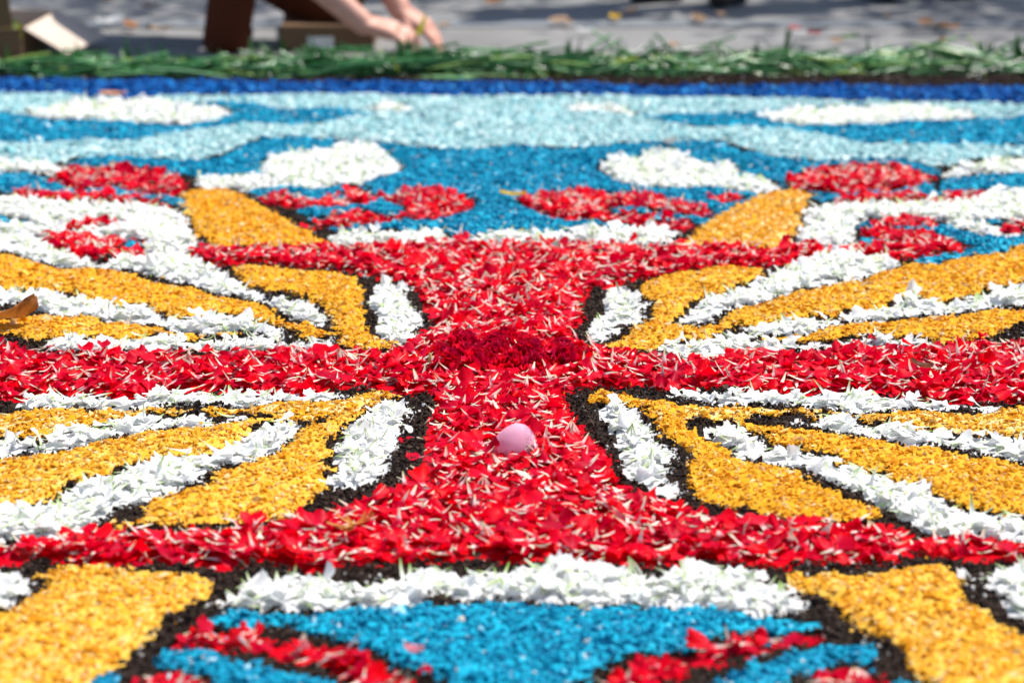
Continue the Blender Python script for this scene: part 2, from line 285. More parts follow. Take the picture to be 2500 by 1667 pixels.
P('W', 'tiny white petal dash left of centre in the pale blue band', '-356,2477 -324,2526 -275,2526 -244,2449 -242,2381 -274,2381 -317,2395 -346,2429')
P('W', 'tiny white petal dash right of centre in the pale blue band', '132,2512 179,2526 210,2470 244,2498 284,2429 311,2348 290,2314 249,2361 197,2388 144,2429')
P('W', 'short white petal strip above the red oval, left edge', '-1562,1726 -1121,1715 -1060,1694 -993,1694 -966,1610 -978,1559 -1039,1589 -1091,1569 -1515,1559')
P('W', 'short white petal strip above the red oval, right edge', '909,1559 959,1620 1007,1683 1051,1753 1128,1747 1569,1747 1529,1610 1097,1600 1018,1579 935,1534')
P('W', 'big white petal comma on the blue field, left', '-675,1519 -613,1539 -570,1559 -536,1589 -553,1662 -545,1720 -524,1796 -490,1824 -416,1875 -375,1926 -328,1932 -296,1863 -271,1802 -241,1683 -248,1600 -292,1509 -318,1455 -354,1436 -426,1421 -470,1431 -511,1407 -552,1383 -626,1407 -655,1426')
P('W', 'big white petal comma on the blue field, right', '191,1662 214,1753 271,1774 305,1835 337,1869 363,1875 384,1758 425,1662 476,1704 495,1641 491,1579 465,1539 500,1524 537,1494 553,1416 529,1369 504,1369 437,1402 348,1416 272,1421 215,1504 199,1574')
P('W', 'wide white petal scroll around the red eye, left edge', '-1449,1327 -1040,1323 -988,1327 -923,1309 -854,1268 -771,1295 -720,1250 -666,1201 -634,1123 -622,1048 -604,959 -575,896 -593,805 -659,794 -690,765 -758,746 -751,689 -808,689 -869,739 -933,798 -1304,820')
P('W', 'wide white petal scroll around the red eye, right edge', '571,1175 628,1236 691,1268 779,1309 844,1309 904,1309 977,1383 1026,1402 1478,1431 1339,943 961,935 889,923 858,987 833,1077 799,1123 723,1094 677,1089 649,1007 637,881 579,846 552,846 525,896 562,1044')
P('W', 'thick white petal feather running down to the yellow leaf, upper left', '-754,714 -699,768 -645,809 -596,801 -530,732 -517,668 -475,559 -446,523 -413,442 -383,433 -349,430 -320,368 -292,250 -299,224 -349,293 -374,338 -402,399 -435,424 -474,464 -528,506 -558,549 -607,596 -646,640 -683,665 -744,682')
P('W', 'thick white petal feather running down to the yellow leaf, upper right', '692,707 648,772 628,812 584,790 545,746 516,721 485,658 449,654 441,592 408,526 378,493 343,439 316,430 275,338 263,276 281,256 319,288 361,368 427,417 502,513 553,546 592,566 628,626 665,654')
P('W', 'long white petal strip behind the far red bar', '-354,951 -326,983 -244,971 -195,983 -140,995 -115,939 -78,931 -25,983 21,983 44,959 140,1007 223,1011 295,1060 322,1027 312,927 269,858 190,873 137,896 83,877 16,843 -51,858 -86,892 -158,865 -238,865 -290,850 -331,865')
P('W', 'thin white petal feather beside the dry leaf, upper left', '-1209,487 -864,487 -821,503 -779,464 -740,452 -706,424 -666,383 -640,389 -593,359 -562,285 -530,282 -508,308 -458,302 -425,279 -404,262 -367,222 -353,171 -367,171 -399,207 -454,205 -471,188 -508,207 -543,219 -566,250 -593,279 -627,270 -687,308 -741,320 -775,350 -820,389 -1186,405')
P('W', 'thin white petal feather between two yellow stripes, upper right', '359,256 411,267 467,296 490,293 522,285 543,350 563,338 614,359 652,433 677,452 707,411 745,420 795,452 837,513 880,539 1232,566 1186,405 849,389 780,350 729,329 671,341 626,314 599,264 567,282 527,250 501,230 461,185 418,213 377,191')
P('W', 'straight white petal strip along the back of the left cross arm', '-732,109 -728,166 -704,158 -658,177 -640,149 -582,169 -571,191 -530,158 -464,171 -408,182 -385,174 -326,149 -306,177 -284,196 -273,158 -283,122 -344,104 -411,104 -500,101 -543,88 -589,98 -664,85 -688,90 -722,98')
P('W', 'straight white petal strip along the back of the right cross arm', '214,90 227,141 263,158 285,155 321,163 354,193 373,163 405,155 452,147 489,136 533,171 576,188 603,163 670,155 667,125 600,114 530,101 475,114 439,98 392,77 347,80 301,56 256,46 225,59')
P('W', 'short white petal curve left of the far cross stem', '-237,572 -215,556 -196,532 -178,523 -183,474 -172,417 -156,359 -142,293 -154,233 -149,160 -159,117 -187,139 -212,177 -219,291 -230,350 -249,393 -241,449 -236,500')
P('W', 'short white petal curve right of the far cross stem', '152,556 171,579 201,529 204,474 211,417 230,417 217,350 217,285 186,264 173,227 158,193 135,149 115,141 117,233 138,291 153,338 145,411 157,484')
P('W', 'straight white petal strip along the front of the left cross arm', '-714,-216 -708,-178 -682,-141 -658,-131 -624,-162 -556,-166 -538,-155 -501,-131 -450,-124 -429,-110 -403,-131 -343,-145 -271,-134 -249,-157 -246,-182 -276,-198 -377,-218 -417,-227 -450,-205 -490,-212 -538,-234 -600,-227 -630,-232 -702,-230')
P('W', 'straight white petal strip along the front of the right cross arm', '212,-157 243,-145 266,-129 285,-150 313,-164 344,-150 391,-143 409,-136 446,-175 471,-145 506,-150 521,-131 535,-171 566,-166 588,-152 598,-171 627,-155 637,-187 657,-189 689,-218 679,-247 650,-227 607,-234 558,-221 536,-234 513,-247 482,-247 444,-227 412,-234 362,-212 321,-212 280,-203 240,-187')
P('W', 'thin white petal feather between two yellow stripes, lower left', '-958,-395 -691,-380 -671,-385 -649,-401 -629,-370 -607,-343 -582,-337 -559,-329 -540,-286 -524,-260 -491,-280 -460,-273 -443,-260 -414,-284 -392,-267 -372,-254 -371,-293 -411,-308 -444,-329 -492,-337 -511,-358 -548,-370 -571,-403 -602,-442 -660,-442 -675,-462 -932,-483')
P('W', 'thin white petal feather between two yellow stripes, lower right', '377,-306 390,-280 410,-295 430,-271 450,-271 477,-286 495,-312 525,-301 542,-335 562,-325 578,-350 603,-374 625,-354 649,-370 691,-385 955,-405 929,-496 673,-470 648,-450 613,-431 586,-417 558,-411 519,-405 495,-370 479,-346 447,-356 429,-348 412,-318')
P('W', 'thick white petal feather widening towards the lower left edge', '-867,-714 -629,-686 -616,-662 -582,-650 -570,-621 -559,-578 -551,-558 -526,-556 -509,-510 -494,-489 -461,-464 -429,-446 -377,-431 -372,-380 -360,-339 -340,-323 -317,-291 -297,-288 -288,-327 -301,-378 -312,-405 -318,-448 -331,-464 -356,-500 -376,-489 -391,-495 -402,-543 -422,-574 -434,-615 -455,-652 -476,-662 -496,-694 -509,-744 -521,-784 -539,-769 -570,-781 -595,-782 -605,-799 -839,-810')
P('W', 'thick white petal feather widening towards the lower right edge', '257,-341 283,-295 299,-295 301,-341 319,-350 335,-364 344,-415 367,-431 374,-456 395,-456 413,-470 418,-500 447,-502 463,-521 482,-517 484,-549 501,-583 527,-585 531,-636 550,-671 573,-693 601,-689 621,-722 854,-758 841,-802 609,-784 583,-781 566,-761 532,-771 499,-765 481,-739 469,-731 466,-689 458,-671 442,-648 440,-621 416,-592 401,-569 385,-540 369,-515 338,-489 298,-468 291,-437 283,-411 267,-376')
P('W', 'short white petal curve left of the near cross stem', '-175,-171 -150,-189 -140,-249 -148,-301 -152,-343 -157,-399 -165,-435 -165,-475 -160,-502 -170,-558 -182,-581 -199,-603 -218,-592 -233,-615 -237,-574 -234,-532 -227,-495 -239,-464 -247,-431 -231,-399 -233,-358 -224,-308 -203,-284 -201,-230 -187,-205')
P('W', 'short white petal curve right of the near cross stem', '115,-203 136,-200 158,-207 175,-252 182,-301 196,-343 189,-380 207,-395 216,-415 207,-475 202,-521 205,-569 213,-614 204,-631 192,-621 167,-574 157,-534 138,-506 147,-464 138,-437 139,-370 126,-308 117,-260')
P('W', 'white petal corner beside the yellow wing, bottom left edge', '-816,-893 -584,-906 -561,-919 -548,-933 -547,-981 -554,-1020 -768,-1059')
P('W', 'white petal corner beside the yellow wing, bottom right edge', '544,-881 573,-875 823,-866 759,-1091 554,-1049 538,-1010 534,-973 529,-939')
P('W', 'long white petal strip in front of the near red bar', '-328,-997 -316,-967 -308,-943 -286,-916 -253,-913 -244,-928 -221,-916 -203,-929 -178,-952 -161,-943 -129,-922 -123,-893 -104,-900 -73,-890 -61,-922 -31,-897 1,-892 22,-880 68,-878 118,-890 166,-905 177,-886 222,-881 255,-889 288,-908 296,-941 311,-953 327,-982 326,-1003 304,-1023 271,-1030 247,-1023 201,-1003 144,-1012 105,-999 81,-1016 65,-995 18,-985 -34,-993 -79,-985 -110,-997 -142,-1007 -174,-999 -205,-1011 -263,-1020 -292,-1012 -315,-1020')
P('R', 'great red petal cross with flared bars through the centre', '-590,768 -585,839 -537,835 -461,835 -411,850 -315,827 -284,881 -243,862 -162,854 -116,908 -89,908 -51,846 14,865 83,869 137,892 216,862 309,839 379,843 413,862 436,820 495,820 522,869 561,858 593,873 585,794 545,754 515,725 485,668 453,675 423,679 375,675 296,640 229,603 177,549 151,516 125,484 122,399 117,299 104,250 97,177 119,117 169,85 222,51 255,41 300,51 333,88 383,98 414,75 471,82 505,114 569,139 575,98 623,117 662,85 696,144 731,152 762,130 801,155 1119,171 1003,-236 715,-212 656,-196 617,-180 516,-150 427,-157 380,-124 338,-143 303,-134 244,-129 211,-131 171,-110 129,-115 91,-122 81,-162 84,-223 87,-273 101,-308 101,-370 115,-391 123,-431 131,-464 128,-508 139,-551 148,-596 167,-587 183,-617 210,-635 230,-683 259,-699 285,-704 313,-727 355,-718 376,-732 442,-732 463,-744 478,-750 478,-781 505,-776 552,-761 588,-787 605,-802 836,-821 816,-893 590,-875 567,-861 517,-859 461,-847 448,-863 397,-863 330,-865 307,-900 269,-875 237,-865 194,-871 135,-872 85,-862 19,-863 2,-875 -32,-851 -52,-844 -65,-862 -105,-872 -135,-877 -198,-877 -214,-890 -247,-895 -266,-868 -301,-853 -328,-890 -348,-890 -392,-863 -452,-872 -497,-880 -539,-862 -566,-853 -570,-877 -590,-877 -818,-886 -833,-833 -602,-816 -586,-810 -570,-782 -535,-771 -496,-757 -468,-773 -445,-752 -398,-755 -347,-757 -347,-729 -288,-718 -237,-703 -212,-669 -196,-648 -180,-610 -161,-631 -158,-587 -146,-563 -123,-496 -122,-444 -125,-385 -117,-329 -127,-273 -112,-243 -115,-162 -124,-131 -161,-145 -202,-117 -250,-129 -311,-145 -363,-145 -438,-138 -501,-131 -538,-166 -573,-169 -620,-159 -660,-145 -687,-145 -705,-182 -732,-185 -1015,-194 -1107,130 -794,120 -783,130 -768,101 -713,49 -687,61 -643,90 -603,93 -543,90 -497,77 -454,85 -409,85 -339,117 -266,112 -209,90 -176,101 -143,166 -133,250 -139,320 -151,399 -170,506 -197,559 -236,586 -303,644 -343,654 -396,686 -436,700 -478,732 -519,703 -552,732')
P('R', 'red petal oval on the blue, left side', '-982,1499 -958,1569 -940,1641 -884,1620 -849,1657 -807,1646 -754,1579 -693,1519 -675,1412 -689,1327 -767,1355 -819,1412 -911,1421')
P('R', 'red petal oval on the blue, right side', '563,1450 629,1594 695,1651 762,1667 816,1667 860,1646 899,1534 862,1450 766,1383 672,1355 631,1383 582,1402')
P('R', 'broken red petal streak under the left red oval', '-1034,1355 -996,1369 -931,1355 -853,1336 -764,1309 -729,1309 -682,1254 -676,1210 -718,1236 -842,1272 -908,1272 -986,1318 -1020,1309')
P('R', 'broken red petal streak under the right red oval', '614,1254 683,1309 730,1327 805,1355 866,1346 912,1355 983,1402 981,1355 897,1272 829,1286 763,1254 672,1228')
P('R', 'red petal fish shape with forked tail on the blue, left', '-523,1318 -476,1336 -418,1286 -349,1300 -336,1436 -312,1431 -287,1300 -265,1323 -229,1374 -199,1397 -164,1374 -127,1360 -93,1295 -75,1250 -77,1184 -113,1132 -151,1089 -184,1077 -208,1102 -265,1064 -331,1040 -394,999 -404,1031 -369,1098 -321,1140 -297,1175 -252,1132 -209,1132 -205,1197 -218,1241 -260,1286 -284,1241 -326,1219 -377,1201 -418,1184 -457,1228 -503,1254')
P('R', 'red petal fish shape with forked tail on the blue, right', '12,1254 29,1336 62,1360 91,1341 134,1388 199,1383 201,1313 232,1327 268,1341 311,1313 336,1245 367,1219 398,1166 385,1115 352,1123 286,1149 261,1201 218,1210 180,1201 191,1140 243,1132 291,1081 347,1060 352,1015 319,987 279,1031 197,1027 156,1064 101,1094 60,1136 32,1192')
P('R', 'tiny red petal dab beside the right yellow wing', '394,1272 434,1341 469,1327 459,1272 422,1254')
P('R', 'thin red petal brow above the left red eye', '-865,1040 -850,1069 -824,1089 -792,1102 -745,1069 -737,1031 -764,1007 -794,1040 -825,999 -851,1007')
P('R', 'red petal eye inside the left white scroll', '-890,919 -857,963 -798,935 -732,943 -699,927 -694,896 -712,908 -729,865 -722,843 -689,839 -654,798 -655,768 -713,765 -765,739 -799,787 -863,850')
P('R', 'red petal eye inside the right white scroll', '592,865 634,854 684,869 696,919 660,927 645,935 680,995 735,983 785,955 817,900 841,839 812,794 752,754 696,732 666,746 638,787 585,794')
P('R', 'thin red petal brow above the right red eye', '699,1044 730,1085 796,1106 825,1069 818,1015 788,1035 744,1019 709,1007')
P('R', 'small red petal dab in the white scroll, right edge', '924,1007 978,1069 1387,1110 1357,1007 972,987 925,967')
P('R', 'thin red petal stripe across the blue, bottom left', '-367,-1117 -360,-1096 -338,-1087 -312,-1087 -290,-1099 -259,-1111 -245,-1129 -223,-1121 -204,-1132 -162,-1143 -148,-1165 -127,-1178 -111,-1201 -101,-1235 -91,-1379 -127,-1379 -151,-1251 -175,-1212 -195,-1182 -223,-1173 -247,-1157 -271,-1139 -310,-1131 -347,-1134')
P('R', 'thin red petal stripe across the blue, bottom right', '328,-1098 317,-1086 296,-1092 283,-1106 263,-1108 242,-1117 223,-1121 175,-1149 167,-1153 137,-1155 121,-1177 105,-1200 87,-1214 78,-1238 64,-1379 109,-1379 142,-1240 163,-1214 179,-1177 211,-1175 223,-1159 251,-1156 281,-1128 301,-1115 322,-1108')
P('R', 'red petal blob at the bottom edge, left', '-387,-1206 -369,-1193 -357,-1182 -348,-1178 -332,-1197 -312,-1220 -300,-1246 -271,-1379 -350,-1379 -377,-1238')
P('R', 'red petal blob at the bottom edge, right', '296,-1238 309,-1206 330,-1186 361,-1180 364,-1204 379,-1213 370,-1238 345,-1379 271,-1379')
P('B', 'small blue chip pupil in the left red eye', '-733,865 -724,912 -704,919 -685,865 -690,843 -717,839')
P('B', 'small blue chip dash in the white scroll, left edge', '-1387,1110 -989,1115 -944,1098 -932,1064 -969,1056 -1374,1064')
P('B', 'small blue chip dash in the white scroll, right edge', '877,1069 917,1098 964,1081 953,1048 897,1040')
# label raster of the plan, 5 mm cells
CS = .005; X0, Y0 = -1.95, -1.48; NX, NY = 780, 906
gx = X0 + (np.arange(NX) + .5) * CS; gy = Y0 + (np.arange(NY) + .5) * CS; GX, GY = np.meshgrid(gx, gy)
WX = GX + (vnoise(GX, GY, .03, 1) - .5) * .010 + (vnoise(GX, GY, .011, 2) - .5) * .006
WY = GY + (vnoise(GX, GY, .03, 3) - .5) * .016 + (vnoise(GX, GY, .011, 4) - .5) * .010
LAB = np.zeros((NY, NX), np.int32)
for k, (typ, label, q) in enumerate(PATCHES):
    i0, i1 = np.clip(((q.min(0) - (X0, Y0)) / CS - 3).astype(int), 0, None), ((q.max(0) - (X0, Y0)) / CS + 4).astype(int)
    sl = (slice(i0[1], min(i1[1], NY)), slice(i0[0], min(i1[0], NX))); x, y = WX[sl], WY[sl]; ins = np.zeros(x.shape, bool)
    for a, b in zip(q, np.roll(q, -1, 0)):
        if a[1] == b[1]: continue
        ins ^= ((a[1] > y) != (b[1] > y)) & (x < (b[0] - a[0]) * (y - a[1]) / (b[1] - a[1]) + a[0])
    LAB[sl][ins] = k + 1
TYP = np.array(['-'] + [p[0] for p in PATCHES])
def shifted(A):
    for dy, dx in ((0, 1), (0, -1), (1, 0), (-1, 0)): yield np.roll(np.roll(A, dy, 0), dx, 1)
def dilate(Mk, n):
    for _ in range(n):
        Mk = Mk | np.logical_or.reduce(list(shifted(Mk)))
    return Mk
# earth shows as a broken rim where petals lie on or beside chips
tp = TYP[LAB]; petal = (tp == 'R') | (tp == 'W'); chipc = (tp != '-') & ~petal
rim = dilate(petal, 2) & chipc & (vnoise(GX, GY, .05, 11) > .42)
bord = np.logical_or.reduce([s != LAB for s in shifted(LAB)]) & chipc; LAB[dilate(bord, 1) & chipc & (tp != 'Y') & (vnoise(GX, GY, .11, 14) + .5 * vnoise(GX, GY, .03, 15) > .90)] = 0
LAB[rim] = 0; LAB[(np.roll(LAB, 1, 0) != LAB) & (LAB > 0) & (vnoise(GX, GY, .07, 12) > .55)] = 0
DIST = np.zeros((NY, NX), np.int32); cur = np.ones((NY, NX), bool)
for _ in range(7):
    same = np.logical_and.reduce([(s == LAB) for s in shifted(LAB)]); nb = np.logical_and.reduce(list(shifted(cur)))
    cur = (same & cur) if _ == 0 else (cur & nb & same); DIST += cur
tp = TYP[LAB]
HGT = np.where(tp == '-', .0145, np.where(petal & (LAB > 0), .010, .012)) + np.where(tp == '-', .0, np.where(petal, .004, .0065) * np.minimum(DIST / 4, 1)) + (vnoise(GX, GY, .022, 21) - .5) * .005 + (vnoise(GX, GY, .08, 22) - .5) * .008
HGT = (HGT + sum(shifted(HGT))) / 5
def cell(x, y): return np.clip(((y - Y0) / CS).astype(int), 0, NY - 1), np.clip(((x - X0) / CS).astype(int), 0, NX - 1)
def grid_mesh(name, mask, zoff, mat, attrs=None, step=2, smooth=True):
    """quads over the masked cells of the height field"""
    m = mask[:NY - NY % step:step, :NX:step]; ny, nx = m.shape
    iy, ix = np.nonzero(m[:-1, :-1]); c = np.stack([iy * nx + ix, iy * nx + ix + 1, (iy + 1) * nx + ix + 1, (iy + 1) * nx + ix], 1)
    u, inv = np.unique(c, return_inverse=True); vy, vx = np.divmod(u, nx)
    V = np.stack([gx[vx * step], gy[vy * step], HGT[vy * step, vx * step] + zoff], 1)
    V[:, 2] += rng.uniform(-.0012, .0012, len(V))
    return np_mesh(name, V, inv.reshape(c.shape), mat, smooth, {'rnd': rng.uniform(.3, .7, len(V)), **({'grad': np.ones(len(V))} if attrs else {})})

# ---------------------------------------------------------------- earth bed
t = NT('earth'); n1 = t.noise(90, 5, .7); n2 = t.noise(600, 2)
M['earth'] = t.surf(t.ramp(n1, [(.3, (.012, .007, .005)), (.7, (.038, .023, .016))]), .95, .15); t.bump(n1, .8, .006)
sheet('earth_sheet', -2.6, 2.6, -1.75, 2.99, .006, M['earth'])
soilmask = dilate(LAB == 0, 4) & (in_view(GX, GY, 1.15) | dilate(LAB > 0, 12))
bed = put('soil_bed', grid_mesh('soil_bed', soilmask, -.002, M['earth']), kind='structure')
def scatter(density, far_pow, side=.2):
    """random points over the raster, thinner far away and outside the picture"""
    A = NX * CS * NY * CS; n = int(A * density); x = rng.uniform(X0, X0 + NX * CS, n); y = rng.uniform(Y0, Y0 + NY * CS, n)
    d = np.maximum((y - CAM_Y) / 3.3, 1); keep = rng.random(n) < d ** -far_pow * np.where(in_view(x, y, 1.06), 1, side)
    return x[keep], y[keep], d[keep]
x, y, d = scatter(60000, 1.75, .05); jx = x + rng.normal(0, .002, len(x)); jy = y + rng.normal(0, .002, len(x)); iy, ix = cell(jx, jy); k = LAB[iy, ix] == 0
x, y, d, iy, ix = x[k], y[k], d[k], iy[k], ix[k]; n = len(x)
s = rng.gamma(4, .00046, n) * d ** .5; S = s[:, None] * rng.uniform(.7, 1.3, (n, 3)); col = rng.random(n); S[col > .978] *= .55
V, F, at = merge(CRUMB, rng.integers(0, len(CRUMB), n), rot_mats(rng.uniform(0, 6.3, n), rng.uniform(0, 1.5, n), rng.uniform(0, 6.3, n)), S,
                 np.stack([x, y, HGT[iy, ix] + rng.uniform(-.002, .0045, n)], 1), col)
tag(put('soil_crumbs', np_mesh('soil_crumbs', V, F, M['soil'], False, at)), 'dark crumbly potting soil with white specks outlining the pattern', 'soil', kind='stuff')

# ---------------------------------------------------------------- chip patches
NAMES = {'Y': 'yellow_chip_patch', 'B': 'blue_chip_patch', 'L': 'pale_blue_chip_band', 'N': 'navy_chip_band', 'W': 'white_petal_band', 'R': 'red_petal_patch'}
GROUP = {'Y': 'yellow chip shapes of the carpet', 'B': 'blue chip fields of the carpet', 'W': 'white petal shapes of the carpet', 'R': 'red petal shapes of the carpet'}
ROOT = {}
for k, (typ, label, q) in enumerate(PATCHES):
    c = q.mean(0)
    ROOT[k + 1] = empty(NAMES[typ], (0, 0, 0), label=label, cat='petal patch' if typ in 'RW' else 'chip patch', group=GROUP.get(typ))
    m = LAB == k + 1
    if m.sum() > 40:
        put('petal_bed' if typ in 'RW' else 'chip_bed', grid_mesh('bed', m, -.001 if typ in 'RW' else .0018, M[typ], True), ROOT[k + 1])
x, y, d = scatter(67000, 1.4); iy, ix = cell(x, y)
stray = rng.random(len(x)) < .018; jx = x + rng.normal(0, .0022, len(x)) + stray * rng.normal(0, .02, len(x)); jy = y + rng.normal(0, .003, len(x)) + stray * rng.normal(0, .03, len(x))
iy2, ix2 = cell(jx, jy); lab = LAB[iy, ix]; tt = TYP[lab]
ok = np.isin(tt, list('YBLN')); CH = [x, y, jx, jy, d]
chip_sz = {'Y': (.0027, .0020, .0015), 'B': (.0029, .0025, .0020), 'L': (.0033, .0028, .0021), 'N': (.0036, .003, .0024)}
for k, (typ, label, q) in enumerate(PATCHES):
    if typ not in 'YBLN': continue
    idx = np.nonzero(lab == k + 1)[0]; n = len(idx)
    if n < 3: continue
    S = np.array(chip_sz[typ])[None] * rng.lognormal(0, .40, (n, 1)) * rng.uniform(.75, 1.3, (n, 3)) * (d[idx] ** .7)[:, None]
    pos = np.stack([jx[idx], jy[idx], HGT[iy2[idx], ix2[idx]] + rng.uniform(-.001, .0042, n)], 1)
    V, F, at = merge(CHIP, rng.integers(0, len(CHIP), n), rot_mats(rng.uniform(0, 6.3, n), np.abs(rng.normal(0, .48, n)), rng.uniform(0, 6.3, n)), S, pos, rng.random(n))
    put('chips', np_mesh('chips', V, F, M[typ], False, at), ROOT[k + 1], kind='stuff')

# ---------------------------------------------------------------- petal patches
def petal_points(mask, g):
    """jittered grid over the true cells of a mask"""
    yy, xx = np.nonzero(mask); bx0, bx1, by0, by1 = gx[xx.min()], gx[xx.max()], gy[yy.min()], gy[yy.max()]
    X, Y = np.meshgrid(np.arange(bx0 - g, bx1 + g, g), np.arange(by0 - g, by1 + g, g)); X = X.ravel() + rng.uniform(-.5, .5, X.size) * g; Y = Y.ravel() + rng.uniform(-.5, .5, Y.size) * g
    iy, ix = cell(X, Y); k = mask[iy, ix]; return X[k], Y[k]
npet = 0
def litter_pose(n, pk):
    az = rng.uniform(0, 6.3, n); tilt = np.abs(rng.normal(0, .30, n)); td = rng.uniform(0, 6.3, n); fan = pk >= NP_ + 6
    td[fan] = az[fan] + 1.5708; tilt[fan] = rng.uniform(.3, 1.1, fan.sum()); return rot_mats(az, tilt, td)
for k, (typ, label, q) in enumerate(PATCHES):
    if typ not in 'RW': continue
    m = LAB == k + 1
    if m.sum() < 5: continue
    inner = m & (DIST >= 3)
    if inner.sum() < .42 * m.sum(): inner = m & (DIST >= 2)
    if inner.sum() < .42 * m.sum(): inner = m & (DIST >= 1)
    if inner.sum() < 10: inner = m

    x0_, y0_ = petal_points(inner, 0.0185 if typ == 'R' else .0175); x1_, y1_ = petal_points(inner, .021 if typ == 'R' else .0205)
    x = np.concatenate([x0_, x1_]); y = np.concatenate([y0_, y1_]); up = np.arange(len(x)) >= len(x0_); n = len(x)
    out = rng.random(n) < .075; x += out * rng.normal(0, .018, n); y += out * rng.normal(0, .018, n)
    iy, ix = cell(x, y); edge = DIST[iy, ix] < 4
    if label.startswith('great'): up &= ((x + .01) / .10) ** 2 + ((y - .05) / .10) ** 2 > 1
    tilt = np.abs(rng.normal(0, np.where(up, .36, .22))); st = up & (rng.random(n) < .24); tilt[st] = rng.uniform(.3, 1.0, st.sum())
    flip = rng.random(n) < .35; az = rng.uniform(0, 6.2832, n); td = rng.uniform(0, 6.2832, n); td[st] = az[st] + 1.5708 + rng.normal(0, .3, st.sum())
    sc = rng.uniform(.72, 1.35, n) * np.where(edge, .78, 1.0); S = np.stack([sc * rng.uniform(.8, 1.15, n), sc, sc * rng.uniform(.7, 1.5, n)], 1); S[flip, 2] *= -1; S[:, 2] *= .9
    z = HGT[iy, ix] + np.where(up, rng.uniform(.004, .0125, n), rng.uniform(.001, .004, n)) + np.sin(np.minimum(tilt, 1.2)) * .004 - (0 if typ == 'R' else .002)
    Rm = rot_mats(az, tilt, td); T = np.stack([x, y, z], 1); pick = rng.integers(0, NP_, n); rnd = rng.random(n)
    cap = 300 if label.startswith('great') else (75 if y.mean() < .9 else 45)
    cand = np.nonzero(up & in_view(x, y, .99))[0]; cand = cand[np.argsort(y[cand] - .35 * tilt[cand] + (rng.random(len(cand)) * .8 if cap == 300 else 0))][:cap]
    single = np.zeros(n, bool); single[cand] = True
    for i in cand:
        o = put('petal', PETMESH[typ][pick[i]], ROOT[k + 1]); A = np.eye(4); A[:3, :3] = Rm[i] * S[i][None, :]; A[:3, 3] = T[i]
        o.matrix_basis = Matrix(A.tolist())
    npet += len(cand)
    # loose claws and styles lying on top
    xs_, ys_ = petal_points(inner, 0.025 if typ == 'R' else .030); ns = len(xs_); 
    kk = vnoise(xs_, ys_, .035, 31) + rng.normal(0, .12, ns) > (.62 if typ == 'R' else .42); xs_, ys_ = xs_[kk], ys_[kk]; ns = len(xs_)
    if label.startswith('great'): kk = (((xs_ + .01) / .115) ** 2 + ((ys_ - .06) / .10) ** 2 > 1) | (rng.random(ns) < .1); xs_, ys_ = xs_[kk], ys_[kk]; ns = len(xs_)
    iy2, ix2 = cell(xs_, ys_)
    rest = ~single
    pk = np.concatenate([pick[rest], NP_ + np.where(rng.random(ns) < .16, rng.integers(6, NS_, ns), rng.integers(0, 6, ns))])
    Rm2 = np.concatenate([Rm[rest], litter_pose(ns, pk[len(pk) - ns:])])
    S2 = np.concatenate([S[rest], np.repeat(rng.uniform(.7, 1.6, (ns, 1)), 3, 1)])
    T2 = np.concatenate([T[rest], np.stack([xs_, ys_, HGT[iy2, ix2] + rng.uniform(.007, .014, ns)], 1)])
    V, F, at = merge(TPL, pk, Rm2, S2, T2, np.concatenate([rnd[rest], rng.random(ns)]), TGR)
    put('petal_litter', np_mesh('petal_litter', V, F, M[typ], True, at), ROOT[k + 1], kind='stuff')
print('single petals', npet)
# ---------------------------------------------------------------- single things on the carpet
Mat4 = Matrix
def smooth_mesh(name, V, F, mat, attrs=None):
    me = bpy.data.meshes.new(name); me.from_pydata([tuple(map(float, v)) for v in V], [], [tuple(f) for f in F]); me.update()
    me.polygons.foreach_set('use_smooth', [True] * len(me.polygons))
    if mat: me.materials.append(mat)
    return me
def lathe(prof, n=32):
    V, F = [], []
    for r_, z in prof:
        for i in range(n): V.append((r_ * math.cos(2 * math.pi * i / n), r_ * math.sin(2 * math.pi * i / n), z))
    for a in range(len(prof) - 1):
        for i in range(n): j = (i + 1) % n; F.append((a * n + i, a * n + j, (a + 1) * n + j, (a + 1) * n + i))
    return V, F
# pink egg half sunk in the near stem of the cross
t = NT('pink_shell'); n1 = t.noise(70, 5, .7); n2 = t.noise(420, 2); n3 = t.noise(22, 3)
c = t.ramp(n3, [(.3, (.96, .55, .72)), (.7, (.97, .66, .80))])
m = t.mix(1.0, t.ramp(n1, [(.45, (0, 0, 0)), (.50, (1, 1, 1))]), t.ramp(n2, [(.40, (0, 0, 0)), (.50, (1, 1, 1))]), 'MULTIPLY')
tcc = t.new('TexCoord'); sp_ = t.new('SeparateXYZ'); t.link(tcc.outputs['Object'], sp_.inputs[0]); mr = t.new('MapRange'); t.link(sp_.outputs[0], mr.inputs[0])
mr.inputs[1].default_value = -.004; mr.inputs[2].default_value = .016; m = t.mix(1.0, m, mr.outputs[0], 'MULTIPLY')
c = t.mix(m, c, (.22, .06, .14)); t.bump(t.noise(45, 4), .35, .004); M['egg'] = t.surf(c, .55, .15, .5)
prof = []
for i in range(25):
    a = math.pi * i / 24; zz = -math.cos(a); rr = math.sin(a) * (1 - .13 * zz); prof.append((max(rr * .0295, .00005), zz * .0355))
V, F = lathe(prof); egg = put('egg', smooth_mesh('egg', V, F, M['egg']), None, (.0035, -.446, .0235), label='smooth pink egg half sunk in the red petals of the cross stem', cat='egg')
egg.rotation_euler = (R(12), R(16), R(20))

